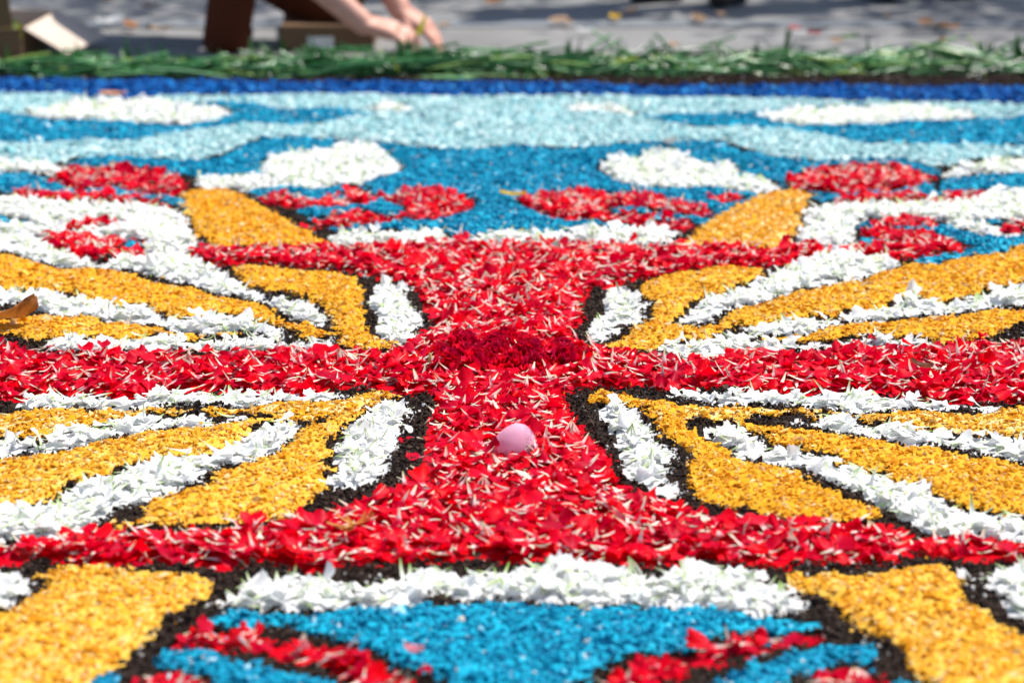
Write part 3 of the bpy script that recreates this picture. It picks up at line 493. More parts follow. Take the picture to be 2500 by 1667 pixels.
# whole carnation heads in the centre of the cross
M['carn'] = petal_material('carnation_petal', [(0, (.70, .06, .06)), (.3, (.66, .0, .016)), (.8, (.74, .0, .014)), (1, (.82, .008, .04))], {'Hue': (.488, .502), 'Value': (.6, 1.15)}, .30, .45, .2)  # lighter rim and value spread paint frill highlights and dark gaps into the colour
CPET = []
for i in range(8):
    (v, f), g = petal_template(200 + i, span=62, claw=14, blade=21, ruff=3.4, teeth=2.0); v = v.copy(); v[:, 1] += .0175
    CPET.append(np_mesh('petal', v, f, M['carn'], True, {'grad': g, 'rnd': np.zeros(len(v))}))
M['calyx'] = simple('calyx_green', (.12, .22, .07), .5, .3, .1)
CALYX = smooth_mesh('calyx', *lathe([(.001, -.022), (.006, -.020), (.0075, -.008), (.007, .002), (.004, .004)], 10), M['calyx'])
heads = [(-.088, -.002, 'dark red carnation head at the front left corner of the central cluster'), (-.042, -.018, 'dark red carnation head at the front edge of the cluster, left of its middle'),
         (.006, -.010, 'dark red carnation head at the front edge of the cluster, in its middle'), (.054, -.020, 'dark red carnation head at the front edge of the cluster, right of its middle'), (.096, .004, 'dark red carnation head at the front right corner of the central cluster'),
         (-.108, .050, 'dark red carnation head at the outer left of the cluster'), (-.062, .038, 'dark red carnation head in the second row of the cluster, left'), (-.014, .042, 'dark red carnation head in the second row of the cluster, middle'),
         (.034, .036, 'dark red carnation head in the second row of the cluster, right'), (.084, .056, 'dark red carnation head at the outer right of the cluster'), (-.070, .098, 'dark red carnation head in the back row of the cluster, left'),
         (-.020, .100, 'dark red carnation head in the back row of the cluster, middle'), (.034, .096, 'dark red carnation head in the back row of the cluster, right'), (.0, .152, 'dark red carnation head at the far tip of the cluster')]
for hx, hy, lab_ in heads:
    root = empty('carnation', (hx * .95 - .010, hy * .95, float(rng.uniform(.004, .015))), label=lab_, cat='carnation', group='carnation heads in the middle of the cross'); root.rotation_euler = (rng.normal(0, .15), rng.normal(0, .15), rng.uniform(0, 6))
    put('calyx', CALYX, root, (0, 0, 0))
    for ring, (cnt, el) in enumerate(((5, 82), (8, 66), (9, 44), (8, 22))):
        for j in range(cnt):
            o = put('petal', CPET[int(rng.integers(0, 8))], root)
            e = R(el + rng.normal(0, 7)); a = 6.2832 * (j + .5 * ring) / cnt + rng.normal(0, .15); s_ = rng.uniform(.85, 1.05) * (1.05, 1.05, 1.02, .98)[ring]
            o.matrix_basis = Mat4.Rotation(a, 4, 'Z') @ Mat4.Rotation(e, 4, 'X') @ Mat4.Diagonal((s_, s_, s_ * 1.3, 1))

# leaves: dry ones on the carpet and litter on the road
def leaf_mesh(name, L, Wd, curl, lob, seed, mat, nu=10, nv=6):
    r = np.random.default_rng(seed); V, F = [], []
    for i in range(nu + 1):
        u = i / nu; w = Wd * (math.sin(math.pi * min(1, u * .92 + .05)) ** .7) * (1 + lob * math.sin(u * 19 + seed)) + .0006
        for j in range(nv + 1):
            v = 2 * j / nv - 1; x = v * w; y = (u - .5) * L
            z = curl * (abs(v) ** 1.8) * Wd + curl * .5 * (2 * u - 1) ** 2 * L * .4 + r.normal(0, .02) * Wd + .08 * Wd * math.sin(7 * u + 4 * v + seed)
            V.append((x * (1 - .35 * abs(curl) * abs(v)), y, z))
    for i in range(nu):
        for j in range(nv): a = i * (nv + 1) + j; F.append((a, a + 1, a + nv + 2, a + nv + 1))
    return smooth_mesh(name, V, F, mat)
def leafmat(name, c0, c1, trans=.25): 
    t = NT(name); n = t.noise(60, 4); return t.surf(t.ramp(n, [(.3, c0), (.7, c1)]), .55, .3, trans)
M['dry'] = leafmat('dry_leaf', (.18, .06, .02), (.52, .21, .035)); M['tan'] = leafmat('tan_leaf', (.50, .30, .16), (.72, .50, .32)); M['orange'] = leafmat('orange_leaf', (.60, .22, .05), (.80, .40, .14))
M['pinkbit'] = leafmat('pink_petal', (.75, .18, .25), (.80, .40, .42)); M['redbit'] = leafmat('red_scrap', (.60, .01, .03), (.66, .06, .06)); M['greenbit'] = leafmat('green_leaf', (.07, .20, .05), (.20, .36, .08))
M['ysprig0'] = leafmat('olive_petal', (.40, .36, .08), (.66, .62, .30)); M['whitebit'] = leafmat('white_scrap', (.78, .80, .80), (.86, .86, .84)); M['yellowbit'] = leafmat('yellow_petal', (.80, .46, .02), (.88, .60, .06)); M['brownbit'] = leafmat('brown_leaf', (.14, .06, .035), (.28, .13, .07))
dry = empty('dry_leaf', (-.800, .235, .030), label='curled brown dry leaf on the white petals at the left edge', cat='leaf'); dry.rotation_euler = (R(8), R(-14), R(-62))
put('blade', leaf_mesh('blade', .10, .036, .5, .10, 5, M['dry'], 14, 8), dry)
put('stalk', smooth_mesh('stalk', *lathe([(.0012, 0), (.001, .012), (.0013, .03)], 6), M['dry']), dry, (0, -.057, 0)).rotation_euler = (R(95), 0, 0)
def scrap(name, X, Y, z, L, Wd, curl, mat, label, cat='leaf', rz=0, group=None, seed=1, lob=.06, tilt=0):
    o = put(name, leaf_mesh(name, L, Wd, curl, lob, seed, M[mat]), None, (X, Y, z), label=label, cat=cat, group=group); o.rotation_euler = (R(tilt), 0, R(rz)); return o
scrap('brown_leaf', .599, -.091, .040, .034, .009, .6, 'brownbit', 'small brown curled leaf lying on the right arm of the red cross', rz=70, seed=3, tilt=10)
scrap('yellow_petal', .002, 1.275, .028, .055, .010, .5, 'yellowbit', 'long yellow petal at the tip of the right red fish', 'petal', rz=78, seed=4)
scrap('orange_leaf', -1.014, 2.60, .030, .07, .016, .3, 'orange', 'small orange leaf behind the long white oval, far left', rz=85, seed=6)
scrap('pink_petal', -.102, -1.168, .026, .024, .009, .6, 'pinkbit', 'lone pink-red petal on the blue near the thin red stripe, bottom', 'petal', rz=60, seed=8)
scrap('yellow_leaf', -.122, -.03, .030, .026, .004, .9, 'ysprig0', 'olive folded petal standing left of the carnation cluster', 'petal', rz=-40, seed=9, tilt=60)
# dried floret with a brush of yellow filaments in the near red bar
fl = empty('dried_floret', (-.186, -.799, .034), label='dried yellow-orange floret with splayed filaments in the near red bar', cat='flower')
M['filament'] = leafmat('filament', (.55, .26, .05), (.80, .50, .16))
for j in range(11):
    o = put('filament', leaf_mesh('filament', .034, .0028, .5, 0, j, M['filament'], 5, 2), fl); a = rng.uniform(-1.4, 1.4)
    o.matrix_basis = Mat4.Rotation(a + 3.1, 4, 'Z') @ Mat4.Rotation(R(rng.uniform(5, 45)), 4, 'X') @ Mat4.Translation((0, .017, 0))
# litter on the road: place, size, material, label
litter = [(0.149, 4.212, .085, 'tan', 'tan dry leaf on the road beyond the middle of the stem border'), (0.180, 4.179, .05, 'tan', 'smaller tan leaf just right of the tan dry leaf on the road'),
          (0.333, 4.291, .07, 'yellowbit', 'pale yellow leaf on the dark drain strip, right of centre'), (0.390, 4.465, .06, 'orange', 'faint orange leaf beyond the drain strip, right of centre'),
          (0.601, 4.257, .085, 'tan', 'large tan leaf on the drain strip, right half of the road'), (0.229, 3.964, .055, 'whitebit', 'pale scrap on the road between centre leaves and stem border'),
          (0.479, 3.634, .055, 'tan', 'beige round leaf close behind the stem border'), (0.422, 3.475, .040, 'pinkbit', 'pink petal scrap caught at the back of the stem border'),
          (0.883, 4.038, .045, 'redbit', 'red petal scrap, left one of two on the road'), (0.925, 3.912, .045, 'redbit', 'red petal scrap, right one of two on the road'),
          (0.892, 3.933, .05, 'whitebit', 'white petal scrap between the two red scraps on the road'), (0.973, 3.731, .05, 'tan', 'beige leaf behind the right part of the stem border'),
          (1.022, 3.810, .055, 'greenbit', 'green leaf scrap on the road beside a beige leaf'), (1.314, 4.179, .06, 'orange', 'orange leaf, first of the row of three at right'),
          (1.343, 4.102, .06, 'tan', 'beige leaf, middle of the row of three at right'), (1.370, 4.070, .06, 'orange', 'orange leaf, last of the row of three at right'),
          (1.292, 3.711, .055, 'orange', 'single orange leaf just behind the stem border at right'), (1.219, 4.371, .045, 'tan', 'small tan leaf beyond the drain strip at right'),
          (0.694, 4.709, .075, 'greenbit', 'green stem scrap on the far shaded road'), (0.683, 4.406, .04, 'tan', 'tiny tan leaf beyond the drain strip right of centre'),
          (-1.274, 4.179, .095, 'whitebit', 'white paper-like scrap on the road beside the open box'), (-1.198, 4.102, .075, 'orange', 'orange leaf on the road between box flap and trouser leg'),
          (-1.096, 3.995, .075, 'tan', 'tan leaf on the road close to the trouser leg'), (-1.398, 4.850, .07, 'orange', 'orange leaf on the far shaded road, left'),
          (-1.214, 4.622, .06, 'brownbit', 'brown leaf on the far road, left'), (-0.217, 4.124, .05, 'tan', 'beige round leaf just right of the working hands'),
          (-0.061, 4.746, .07, 'orange', 'orange-brown leaf on the far road near the centre')]
nm = {'tan': 'tan_leaf', 'orange': 'orange_leaf', 'yellowbit': 'yellow_leaf', 'whitebit': 'paper_scrap', 'pinkbit': 'pink_petal', 'redbit': 'red_petal', 'greenbit': 'green_leaf', 'brownbit': 'brown_leaf'}
for i, (x, y, L, m, lab_) in enumerate(litter):
    scrap(nm[m], x, y, .016, L, L * .3, .45, m, lab_, 'leaf' if 'leaf' in nm[m] else 'scrap', rz=rng.uniform(0, 360), group='litter on the road', seed=i + 20, lob=.12)

# ---------------------------------------------------------------- border of cut green stems
t = NT('stem_green'); c = t.ramp(t.rnd(), [(0, (.008, .06, .012)), (.3, (.025, .14, .03)), (.6, (.08, .27, .08)), (.85, (.22, .46, .20)), (1, (.44, .54, .08))]); M['stem'] = t.surf(c, .27, .6, .06)  # pale mint part of the ramp paints highlights onto some stems
t = NT('stem_leaf'); c = t.ramp(t.rnd(), [(0, (.004, .035, .006)), (.5, (.014, .09, .014)), (.85, (.04, .18, .035)), (1, (.26, .36, .06))]); M['sleaf'] = t.surf(c, .4, .4, .25)
def tube(pts, rad, n=5):
    V, rows = [], []; pts = np.array(pts)
    for i, p_ in enumerate(pts):
        d_ = pts[min(i + 1, len(pts) - 1)] - pts[max(i - 1, 0)]; d_ /= np.linalg.norm(d_); u = np.cross(d_, (0, 0, 1.0)); u /= np.linalg.norm(u) + 1e-9; w = np.cross(u, d_); row = []
        for j in range(n + 1):
            if j == n: row.append(row[0])
            else: a = 6.2832 * j / n; V.append(p_ + rad[i] * (math.cos(a) * u + math.sin(a) * w)); row.append(len(V) - 1)
        rows.append(row)
    return np.array(V), stitch(rows)
STEMS = []
for i in range(10):
    L = rng.uniform(.16, .34); k = 6; b = rng.normal(0, .02, 2); pts = [((j / (k - 1) - .5) * L, b[0] * math.sin(3 * j / k) + rng.normal(0, .002), b[1] * math.sin(2.4 * j / k)) for j in range(k)]
    STEMS.append(tube(pts, [r_ * rng.uniform(.0028, .0046) for r_ in (1, 1, 1.3, 1, 1.25, .9)]))
def blade(seed):
    r = np.random.default_rng(seed); L = r.uniform(.035, .075); w = r.uniform(.004, .0075); c = r.uniform(-6, 9); rows, V = [], []
    for i in range(6):
        u = i / 5; ww = w * (1 - u ** 2) + .0004; z = c * (u * L) ** 2 + r.normal(0, .001); V += [(u * L, -ww, z + ww * .5), (u * L, 0, z), (u * L, ww, z + ww * .5)]; rows.append([i * 3, i * 3 + 1, i * 3 + 2])
    return np.array(V), stitch(rows)
BLADES = [blade(300 + i) for i in range(10)]
STEMMESH = [np_mesh('stem', v, f, M['stem'], True, {'rnd': np.zeros(len(v))}) for v, f in STEMS]
border = empty('stem_border', (0, 3.16, 0), label='long loose border of cut green flower stems behind the navy band', cat='greenery')
def pile(x):
    """height of the heap along the border"""
    left = np.interp(x, [-2.2, -1.45, -1.0, -.6, -.35, -.1, .1, .25, .45, .58, .70, .78, 1.0, 1.2, 1.6, 2.2], [.024, .024, .030, .042, .058, .055, .034, .024, .042, .022, .045, .05, .016, .036, .034, .034])
    return left * .72
def stem_pose(n):
    x = rng.uniform(-2.15, 2.15, n); q = rng.beta(2, 2, n); h = pile(x) * (1 - (2 * q - 1) ** 2 * .85); y = -.19 + np.interp(x, [-1.3, -.8, -.2, .1, .3], [.20, .27, .36, .30, .24]) * q + np.interp(x, [.05, .3], [0, .08])
    z = .010 + h * rng.beta(1.6, 1.1, n); right = x > .1
    az = rng.normal(0, np.where(right, .50, .22)); pit = rng.normal(0, np.where(right, .20, .13)); return x, y, z, az, pit
def pose_mats(az, pit):
    n = len(az); ca, sa, cp, sp2 = np.cos(az), np.sin(az), np.cos(pit), np.sin(pit); Z = np.zeros(n)
    return np.stack([np.stack([ca * cp, -sa, ca * sp2], -1), np.stack([sa * cp, ca, sa * sp2], -1), np.stack([-sp2, Z, cp], -1)], 1)
n = 300; x, y, z, az, pit = stem_pose(n); z += .008; Rm = pose_mats(az, pit)
for i in range(n):
    o = put('stem', STEMMESH[int(rng.integers(0, 10))], border); A = np.eye(4); A[:3, :3] = Rm[i]; A[:3, 3] = (x[i], y[i], z[i]); o.matrix_basis = Mat4(A.tolist())
n = 950; x, y, z, az, pit = stem_pose(n); z *= .85; o1 = np.ones((n, 3))
V, F, at = merge(STEMS, rng.integers(0, 10, n), pose_mats(az, pit), o1, np.stack([x, y, z], 1), rng.random(n)); put('stem_heap', np_mesh('stem_heap', V, F, M['stem'], True, at), border, kind='stuff')
n = 1300; x, y, z, az, pit = stem_pose(n); az = rng.normal(0, .8, n) + 3.1416 * rng.integers(0, 2, n); pit = -rng.normal(.08, np.where(x > .1, .38, .22)); S = np.repeat(rng.uniform(.6, 1.1, (n, 1)), 3, 1); S[x > .1] *= .8
V, F, at = merge(BLADES, rng.integers(0, 10, n), pose_mats(az, pit), S, np.stack([x, y, np.minimum(z, pile(x) * .9) + .004], 1), rng.random(n)); put('leaf_litter', np_mesh('leaf_litter', V, F, M['sleaf'], True, at), border, kind='stuff')

# ragged sprigs standing up out of the heap
nc = 60; cx = rng.uniform(-2.1, 2.1, nc); n = nc * 9; k = np.repeat(np.arange(nc), 9); x = cx[k] + rng.normal(0, .012, n); y = (-.10 + rng.uniform(0, .14, nc))[k] + np.interp(x, [.05, .3], [0, .08]) + rng.normal(0, .01, n); z = pile(x) * .6 + .008
S = np.repeat((rng.uniform(.7, 1.35, nc)[k] * rng.uniform(.8, 1.2, n))[:, None], 3, 1)
V, F, at = merge(BLADES, rng.integers(0, 10, n), pose_mats(rng.uniform(0, 6.3, n), -rng.uniform(.3, 1.2, n)), S, np.stack([x, y, z], 1), np.repeat(rng.random(nc), 9) * .8 + rng.random(n) * .2); put('sprig_leaves', np_mesh('sprig_leaves', V, F, M['sleaf'], True, at), border, kind='stuff')

# ---------------------------------------------------------------- cardboard boxes
def cardboard(name, c):
    t = NT(name); n = t.noise(14, 4); tc = t.new('TexCoord'); w = t.new('TexWave'); w.inputs['Scale'].default_value = 95; t.link(tc.outputs['Object'], w.inputs['Vector'])
    col = t.mix(1.0, c, t.ramp(n, [(.3, (.82, .82, .82)), (.7, (1, 1, 1))]), 'MULTIPLY'); col = t.mix(.12, col, w.outputs['Color'], 'MULTIPLY'); return t.surf(col, .8, .2)
M['card'] = cardboard('cardboard', (.19, .112, .062)); M['cardin'] = cardboard('cardboard_pale', (.66, .54, .45)); M['lab'] = simple('paper_label', (.78, .78, .76), .6, .2, var=.1)
def panel(name, quad, th, mat, parent):
    """a flat board with thickness from four corners"""
    q = np.array(quad, float); nrm = np.cross(q[1] - q[0], q[3] - q[0]); nrm /= np.linalg.norm(nrm); V = np.concatenate([q - nrm * th / 2, q + nrm * th / 2])
    me = bpy.data.meshes.new(name); me.from_pydata(V.tolist(), [], [(3, 2, 1, 0), (4, 5, 6, 7), (0, 1, 5, 4), (1, 2, 6, 5), (2, 3, 7, 6), (3, 0, 4, 7)]); me.materials.append(mat)
    o = put(name, me, parent); b = o.modifiers.new('b', 'BEVEL'); b.width = .0012; b.segments = 1; return o
bx = empty('cardboard_box', (-1.385, 3.33, 0), label='open brown cardboard box with its pale flap folded down, left edge', cat='box')
hh, dd, ww = .105, .46, .50; e_ = .004
panel('bottom', [(-ww, 0, .004), (0, 0, .004), (0, dd, .004), (-ww, dd, .004)], .004, M['card'], bx)
panel('front_wall', [(-ww, 0, .006), (-.004, 0, .006), (-.004, 0, hh), (-ww, 0, hh)], e_, M['card'], bx)
panel('back_wall', [(-ww, dd, .006), (-.004, dd, .006), (-.004, dd, hh), (-ww, dd, hh)], e_, M['cardin'], bx)
panel('side_wall', [(0, -.002, .006), (.012, dd, .006), (.012, dd, hh), (0, -.002, hh)], e_, M['card'], bx)
panel('side_wall', [(-ww, .004, .006), (-ww, dd - .004, .006), (-ww, dd - .004, hh), (-ww, .004, hh)], e_, M['card'], bx)
panel('flap', [(.004, .004, hh), (.124, .004, .032), (.170, dd - .03, .029), (.022, dd - .02, hh)], e_, M['cardin'], bx)
panel('flap', [(-ww, -.006, hh + .002), (-.022, -.006, hh + .002), (-.032, -.045, hh + .15), (-ww, -.045, hh + .15)], e_, M['card'], bx)
panel('flap', [(-ww - .004, .01, hh), (-ww - .004, dd - .01, hh), (-ww - .15, dd - .01, .03), (-ww - .15, .01, .03)], e_, M['cardin'], bx)
# yellow-green sprigs inside it
sp = empty('flower_sprig', (-1.50, 3.52, .008), label='yellow-green flower sprigs inside the open cardboard box', cat='flowers')
M['ysprig'] = leafmat('yellow_sprig', (.20, .30, .02), (.60, .56, .03))
for j in range(26):
    o = put('sprig_leaf', leaf_mesh('sprig_leaf', rng.uniform(.05, .10), .013, .4, .1, j + 70, M['ysprig' if j % 3 else 'greenbit'], 6, 4), sp, (rng.uniform(-.12, .09), rng.uniform(-.12, .14), rng.uniform(.03, .085))); o.rotation_euler = (rng.normal(.5, .4), rng.normal(0, .4), rng.uniform(0, 6))
b2 = empty('cardboard_box', (-.548, 3.62, 0), label='low closed cardboard box with a paper label beside the kneeling person', cat='box'); hw, h2, d2 = .135, .072, .26
panel('front_wall', [(-hw, 0, .004), (hw, 0, .004), (hw, 0, h2), (-hw, 0, h2)], .004, M['card'], b2); panel('back_wall', [(-hw, d2, .004), (hw, d2, .004), (hw, d2, h2), (-hw, d2, h2)], .004, M['card'], b2)
for s_ in (-1, 1): panel('side_wall', [(s_ * hw, .003, .004), (s_ * hw, d2 - .003, .004), (s_ * hw, d2 - .003, h2), (s_ * hw, .003, h2)], .004, M['card'], b2)
panel('flap', [(-hw, 0, h2 + .003), (hw, 0, h2 + .003), (hw, d2 * .495, h2 + .003), (-hw, d2 * .495, h2 + .003)], .004, M['card'], b2); panel('flap', [(-hw, d2 * .505, h2 + .003), (hw, d2 * .505, h2 + .003), (hw, d2, h2 + .003), (-hw, d2, h2 + .003)], .004, M['card'], b2)
panel('paper_label', [(-.055, -.004, .008), (.022, -.004, .008), (.022, -.004, .045), (-.055, -.004, .045)], .001, M['lab'], b2)

# ---------------------------------------------------------------- people
def capsule(p0, p1, r0, r1, n=14):
    p0, p1 = np.array(p0, float), np.array(p1, float); d_ = p1 - p0; L = np.linalg.norm(d_); d_ = d_ / (L + 1e-9)
    a = np.array((1, 0, 0)) if abs(d_[0]) < .8 else np.array((0, 1, 0)); u = np.cross(d_, a); u /= np.linalg.norm(u); w = np.cross(d_, u); prof = []
    for i in range(5): th = math.pi / 2 * (1 - i / 4); prof.append((-r0 * math.sin(th), r0 * math.cos(th)))
    for i in range(5): th = math.pi / 2 * i / 4; prof.append((L + r1 * math.sin(th), r1 * math.cos(th)))
    V, F = [], []
    for s_, r_ in prof:
        for j in range(n): an = 6.2832 * j / n; V.append(p0 + d_ * s_ + max(r_, 1e-4) * (math.cos(an) * u + math.sin(an) * w))
    for i in range(len(prof) - 1):
        for j in range(n): k = (j + 1) % n; F.append((i * n + j, i * n + k, (i + 1) * n + k, (i + 1) * n + j))
    F.append(tuple(range(n))[::-1]); F.append(tuple(range((len(prof) - 1) * n, len(prof) * n))); return V, F
def blend(name, caps, voxel, mat, parent, sm=6, **k):
    """limb segments fused into one continuous skin"""
    V, F = [], []
    for c in caps: v, f = capsule(*c); F += [tuple(i + len(V) for i in q) for q in f]; V += [tuple(p_) for p_ in v]
    me = bpy.data.meshes.new(name); me.from_pydata(V, [], F); me.materials.append(mat); o = put(name, me, parent, **k)
    m = o.modifiers.new('remesh', 'REMESH'); m.mode = 'VOXEL'; m.voxel_size = voxel; m.use_smooth_shade = True
    s_ = o.modifiers.new('smooth', 'SMOOTH'); s_.factor = .5; s_.iterations = sm; return o
t = NT('skin'); n = t.noise(30, 4); t.surf(t.ramp(n, [(.3, (.54, .26, .19)), (.7, (.64, .34, .26))]), .5, .35); t.b.inputs['Subsurface Weight'].default_value = .12; t.b.inputs['Subsurface Radius'].default_value = (.012, .004, .002); t.b.inputs['Subsurface Scale'].default_value = .5; M['skin'] = t.m
def cloth(name, c): 
    t = NT(name); n = t.noise(9, 4); f = t.noise(900, 2); t.bump(n, .4, .02); return t.surf(t.mix(1.0, c, t.ramp(n, [(.3, (.7, .7, .7)), (.7, (1, 1, 1))]), 'MULTIPLY'), .9, .15)
M['trouser'] = cloth('brown_trousers', (.10, .024, .010)); M['shirt'] = cloth('dark_shirt', (.045, .018, .014)); M['shoe'] = simple('shoe_leather', (.025, .018, .015), .5, .4); M['hair'] = simple('hair_brown', (.04, .022, .012), .6, .3); M['eye'] = simple('eye', (.05, .035, .03), .2, .5)
def hand(w, f, u, s, curl, side, k=1.0):
    """wrist w, forward f, up (back of hand) u, thumb direction s: palm, four bent fingers, thumb"""
    w, f, u, s = (np.array(v, float) for v in (w, f, u, s)); f /= np.linalg.norm(f); u = u - f * u.dot(f); u /= np.linalg.norm(u); s = np.cross(f, u) * side; C = []; f, u, s = f * k, u * k, s * k
    for q in (-.022, 0, .022): C.append((w + s * q * .7, w + f * .085 + s * q * 1.2, .021, .018))
    for i, (off, L) in enumerate(((.031, .070), (.010, .080), (-.012, .074), (-.032, .058))):
        a = w + f * .088 + s * off; p_ = a
        for j, (q, r0, r1) in enumerate(((.45, .0105, .0095), (.32, .0095, .0088), (.23, .0088, .0075))):
            an = curl * (.45 + .75 * j) + .05 * i; d_ = f * math.cos(an) - u * math.sin(an); e = p_ + d_ * L * q * 1.15; C.append((p_, e, r0, r1)); p_ = e
    p_ = w + f * .028 + s * .026
    for L, an, r0, r1 in ((.040, .75, .015, .0125), (.032, .45, .0115, .010), (.026, .25, .010, .008)):
        d_ = f * math.cos(an) + s * math.sin(an) - u * .35; e = p_ + d_ / np.linalg.norm(d_) * L; C.append((p_, e, r0, r1)); p_ = e
    return C
def head_caps(c, fwd, up):
    c, fwd, up = (np.array(v, float) for v in (c, fwd, up)); fwd /= np.linalg.norm(fwd); up /= np.linalg.norm(up); side = np.cross(fwd, up)
    return [(c + up * .045 - fwd * .02, c + up * .04 + fwd * .02, .088, .08), (c - up * .02 + fwd * .02, c - up * .085 + fwd * .045, .072, .042), (c + fwd * .088 + up * .005, c + fwd * .115 - up * .022, .010, .014),
            (c + side * .082, c + side * .085 - up * .03, .014, .010), (c - side * .082, c - side * .085 - up * .03, .014, .010), (c + fwd * .092 - up * .055, c + fwd * .088 - up * .056, .013, .013)], side
def person(name, label, J, cols, voxel, hands, face, up, loc, loose_leg=False):
    root = empty(name, loc, label=label, cat='person'); J = {k: np.array(v, float) for k, v in J.items()}
    hc, side = head_caps(J['head'], face, up); C = hc + [(J['chest'], J['head'], .06, .055), (J['pelvis'], J['chest'], .13, .15)]
    for s_ in 'rl': C += [(J['sh' + s_], J['el' + s_], .048, .040), (J['el' + s_], J['wr' + s_], .050, .034), (J['hip' + s_], J['kn' + s_], .08, .058), (J['kn' + s_], J['an' + s_], .055, .04)]
    for hdef in hands: C += hand(*hdef)
    blend('body', C, voxel, M['skin'], root, 4)
    T = [(J['pelvis'], J['chest'], .155, .17), (J['chest'], J['chest'] * .75 + J['head'] * .25, .16, .10)]
    for s_ in 'rl': T += [(J['chest'], J['sh' + s_], .13, .075), (J['sh' + s_], J['sh' + s_] * .35 + J['el' + s_] * .65, .075, .065)]
    blend('shirt', T, .011, cols[0], root)
    T = [(J['hipr'], J['hipl'], .125, .125)]
    for s_ in 'rl': T += [(J['hip' + s_], J['kn' + s_], .115 if loose_leg and s_ == 'l' else .105, .105 if loose_leg and s_ == 'l' else .08), (J['kn' + s_], J['an' + s_] - np.array((0, 0, .05)), .09 if loose_leg and s_ == 'l' else .078, .07)]
    if loose_leg: T += [(J['knl'] + np.array((-.10, .05, .07)), J['knl'] + np.array((.10, .05, .09)), .11, .09)]
    blend('trousers', T, .011, cols[1], root)
    for s_ in 'rl':
        a = J['an' + s_]; f = J['ft' + s_] / np.linalg.norm(J['ft' + s_]); b = np.array((a[0], a[1], max(.05, a[2] - .045)))
        blend('shoe', [(b - f * .012, b + f * .07, .044, .043), (b + f * .06 - (0, 0, .008), b + f * .17 - (0, 0, .014), .042, .034)], .008, M['shoe'], root)
    f = np.array(face, float); f /= np.linalg.norm(f); u = np.array(up, float); u /= np.linalg.norm(u); h = J['head']
    blend('hair', [(h + u * .06 - f * .035, h + u * .065 + f * .02, .093, .082), (h - f * .05 + u * .02, h - f * .055 - u * .05, .085, .06)], .009, cols[2], root)
    for s_ in (-1, 1): blend('eye', [(h + f * .094 + side * .032 * s_ + u * .012, h + f * .096 + side * .032 * s_ + u * .012, .011, .011)], .003, M['eye'], root, 2)
    return root
Yp = 3.5086
def A(x, y, z): return (x, y - Yp, z)
J = dict(head=A(-.60, 7.30, .74), chest=A(-.86, 7.34, .58), pelvis=A(-1.10, 7.42, .44), shr=A(-.80, 7.17, .56), shl=A(-.76, 7.50, .56), elr=A(-.655, 7.06, .285), ell=A(-.47, 7.30, .345), wrr=A(-.430, 7.00, .098), wrl=A(-.330, 7.16, .118),
         hipr=A(-1.10, 7.30, .42), hipl=A(-1.08, 7.54, .42), knr=A(-.76, 7.17, .52), knl=A(-.55, 7.30, .13), anr=A(-.845, 7.13, .085), anl=A(-.66, 7.70, .085), ftr=(.2, 1, 0), ftl=(-.2, 1, -.1))
kneel = person('person', 'person in brown trousers kneeling and laying green stems by hand', J, (M['shirt'], M['trouser'], M['hair']), .0055,
       [(J['wrr'], (.95, -.10, -.20), (.15, -.35, .92), (0, 0, 0), .38, -1, 1.03), (J['wrl'], (.80, -.25, -.50), (.5, -.3, .8), (0, 0, 0), .38, 1, 1.03)], (.8, -.1, -.6), (.6, -.1, .8), (0, 0, 0), True)
scrap('green_leaf', -.262, 3.49, .085, .105, .010, .3, 'ysprig', 'olive green leaf held between the two hands', rz=28, seed=33, tilt=-48)

def stander(x, y, rz, label, cols):  # standing figures added, mostly out of view, to cast shadows on the road
    Jn = dict(head=(0, .02, 1.60), chest=(0, 0, 1.28), pelvis=(0, 0, .98), shr=(.19, 0, 1.38), shl=(-.19, 0, 1.38), elr=(.25, -.02, 1.09), ell=(-.25, -.02, 1.09), wrr=(.26, .06, .85), wrl=(-.26, .06, .85), hipr=(.09, 0, .93), hipl=(-.09, 0, .93),
              knr=(.11, .02, .50), knl=(-.11, .02, .50), anr=(.12, -.01, .09), anl=(-.12, -.01, .09), ftr=(.2, 1, 0), ftl=(-.2, 1, 0))
    o = person('person', label, Jn, cols, .008, [(Jn['wrr'], (0, .1, -1), (1, 0, 0), (0, 0, 0), .3, 1), (Jn['wrl'], (0, .1, -1), (-1, 0, 0), (0, 0, 0), .3, -1)], (0, 1, -.15), (0, .1, 1), (x, y, 0)); o.rotation_euler = (0, 0, R(rz)); return o
M['jean'] = cloth('grey_trousers', (.06, .065, .08)); M['tee'] = cloth('pale_shirt', (.45, .46, .48)); M['tee2'] = cloth('navy_shirt', (.03, .04, .09))
stander(.64, 4.90, 150, 'added bystander in pale shirt on the road, casting the middle shadow', (M['tee'], M['jean'], M['hair']))
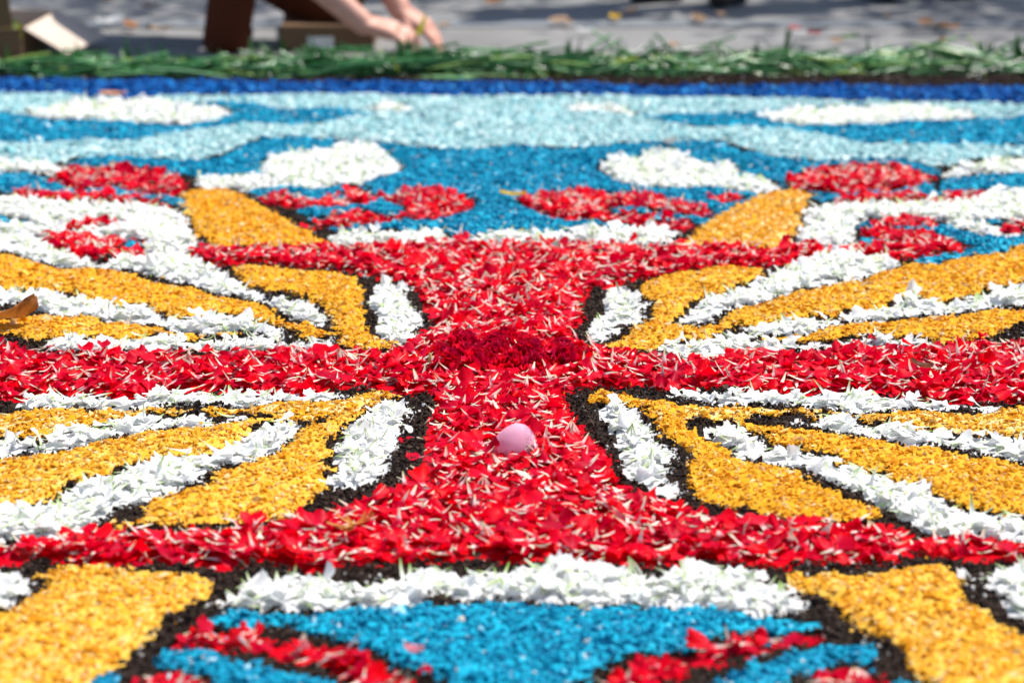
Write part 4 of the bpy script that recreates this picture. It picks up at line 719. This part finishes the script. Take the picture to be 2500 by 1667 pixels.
stander(1.40, 5.06, 200, 'added bystander in navy shirt on the road, casting the right shadow', (M['tee2'], M['jean'], M['hair']))

# ---------------------------------------------------------------- street trees beyond the view, whose shade falls on the far road
M['bark'] = simple('bark', (.16, .12, .09), .9, .2, var=.5, scale=18, bump=.6); M['leafy'] = None
t = NT('tree_leaf'); M['leafy'] = t.surf(t.ramp(t.rnd(), [(0, (.03, .075, .015)), (.6, (.06, .13, .03)), (1, (.12, .18, .04))]), .5, .3, .3)
LEAF = [(np.array([(0, 0, 0), (.02, .03, .006), (0, .075, -.004), (-.02, .03, .006)]), np.array([(0, 1, 2), (0, 2, 3)]))]
def tree(x, y, h, rad, label, n=5200):
    root = empty('street_tree', (x, y, 0), label=label, cat='tree', group='trees along the street'); V, F = [], []
    def add(pts, rads):
        v, f = tube(pts, rads, 9); F.extend([tuple(int(i) + len(V) for i in q) for q in f]); V.extend(map(tuple, v))
    add([(0, 0, 0), (.02, .01, h * .2), (-.02, .02, h * .45), (.01, 0, h * .75), (0, 0, h)], [.17, .13, .11, .07, .02]); tips = []
    for i in range(11):
        a = 2.4 * i; b = h * (.42 + .05 * i); e = np.array((math.cos(a) * rad * .8, math.sin(a) * rad * .8, min(h + .3, b + rad * .6))); s_ = np.array((0, 0, b)); add([s_, s_ * .5 + e * .5 + (0, 0, -.08), e], [.05, .035, .012]); tips += [e, s_ * .4 + e * .6]
    put('trunk', smooth_mesh('trunk', V, F, M['bark']), root)
    tips = np.array(tips); c = tips[rng.integers(0, len(tips), n)] + rng.normal(0, rad * .26, (n, 3)); Rm = rot_mats(rng.uniform(0, 6.3, n), rng.uniform(0, 1.6, n), rng.uniform(0, 6.3, n))
    v, f, at = merge(LEAF, np.zeros(n, int), Rm, np.repeat(rng.uniform(.8, 1.7, (n, 1)), 3, 1), c, rng.random(n)); put('crown', np_mesh('crown', v, f, M['leafy'], False, at), root)
tree(3.35, 6.55, 4.4, 1.25, 'street tree shading the right end of the far road')
tree(.55, 6.9, 4.3, 1.2, 'street tree shading the left part of the far road')
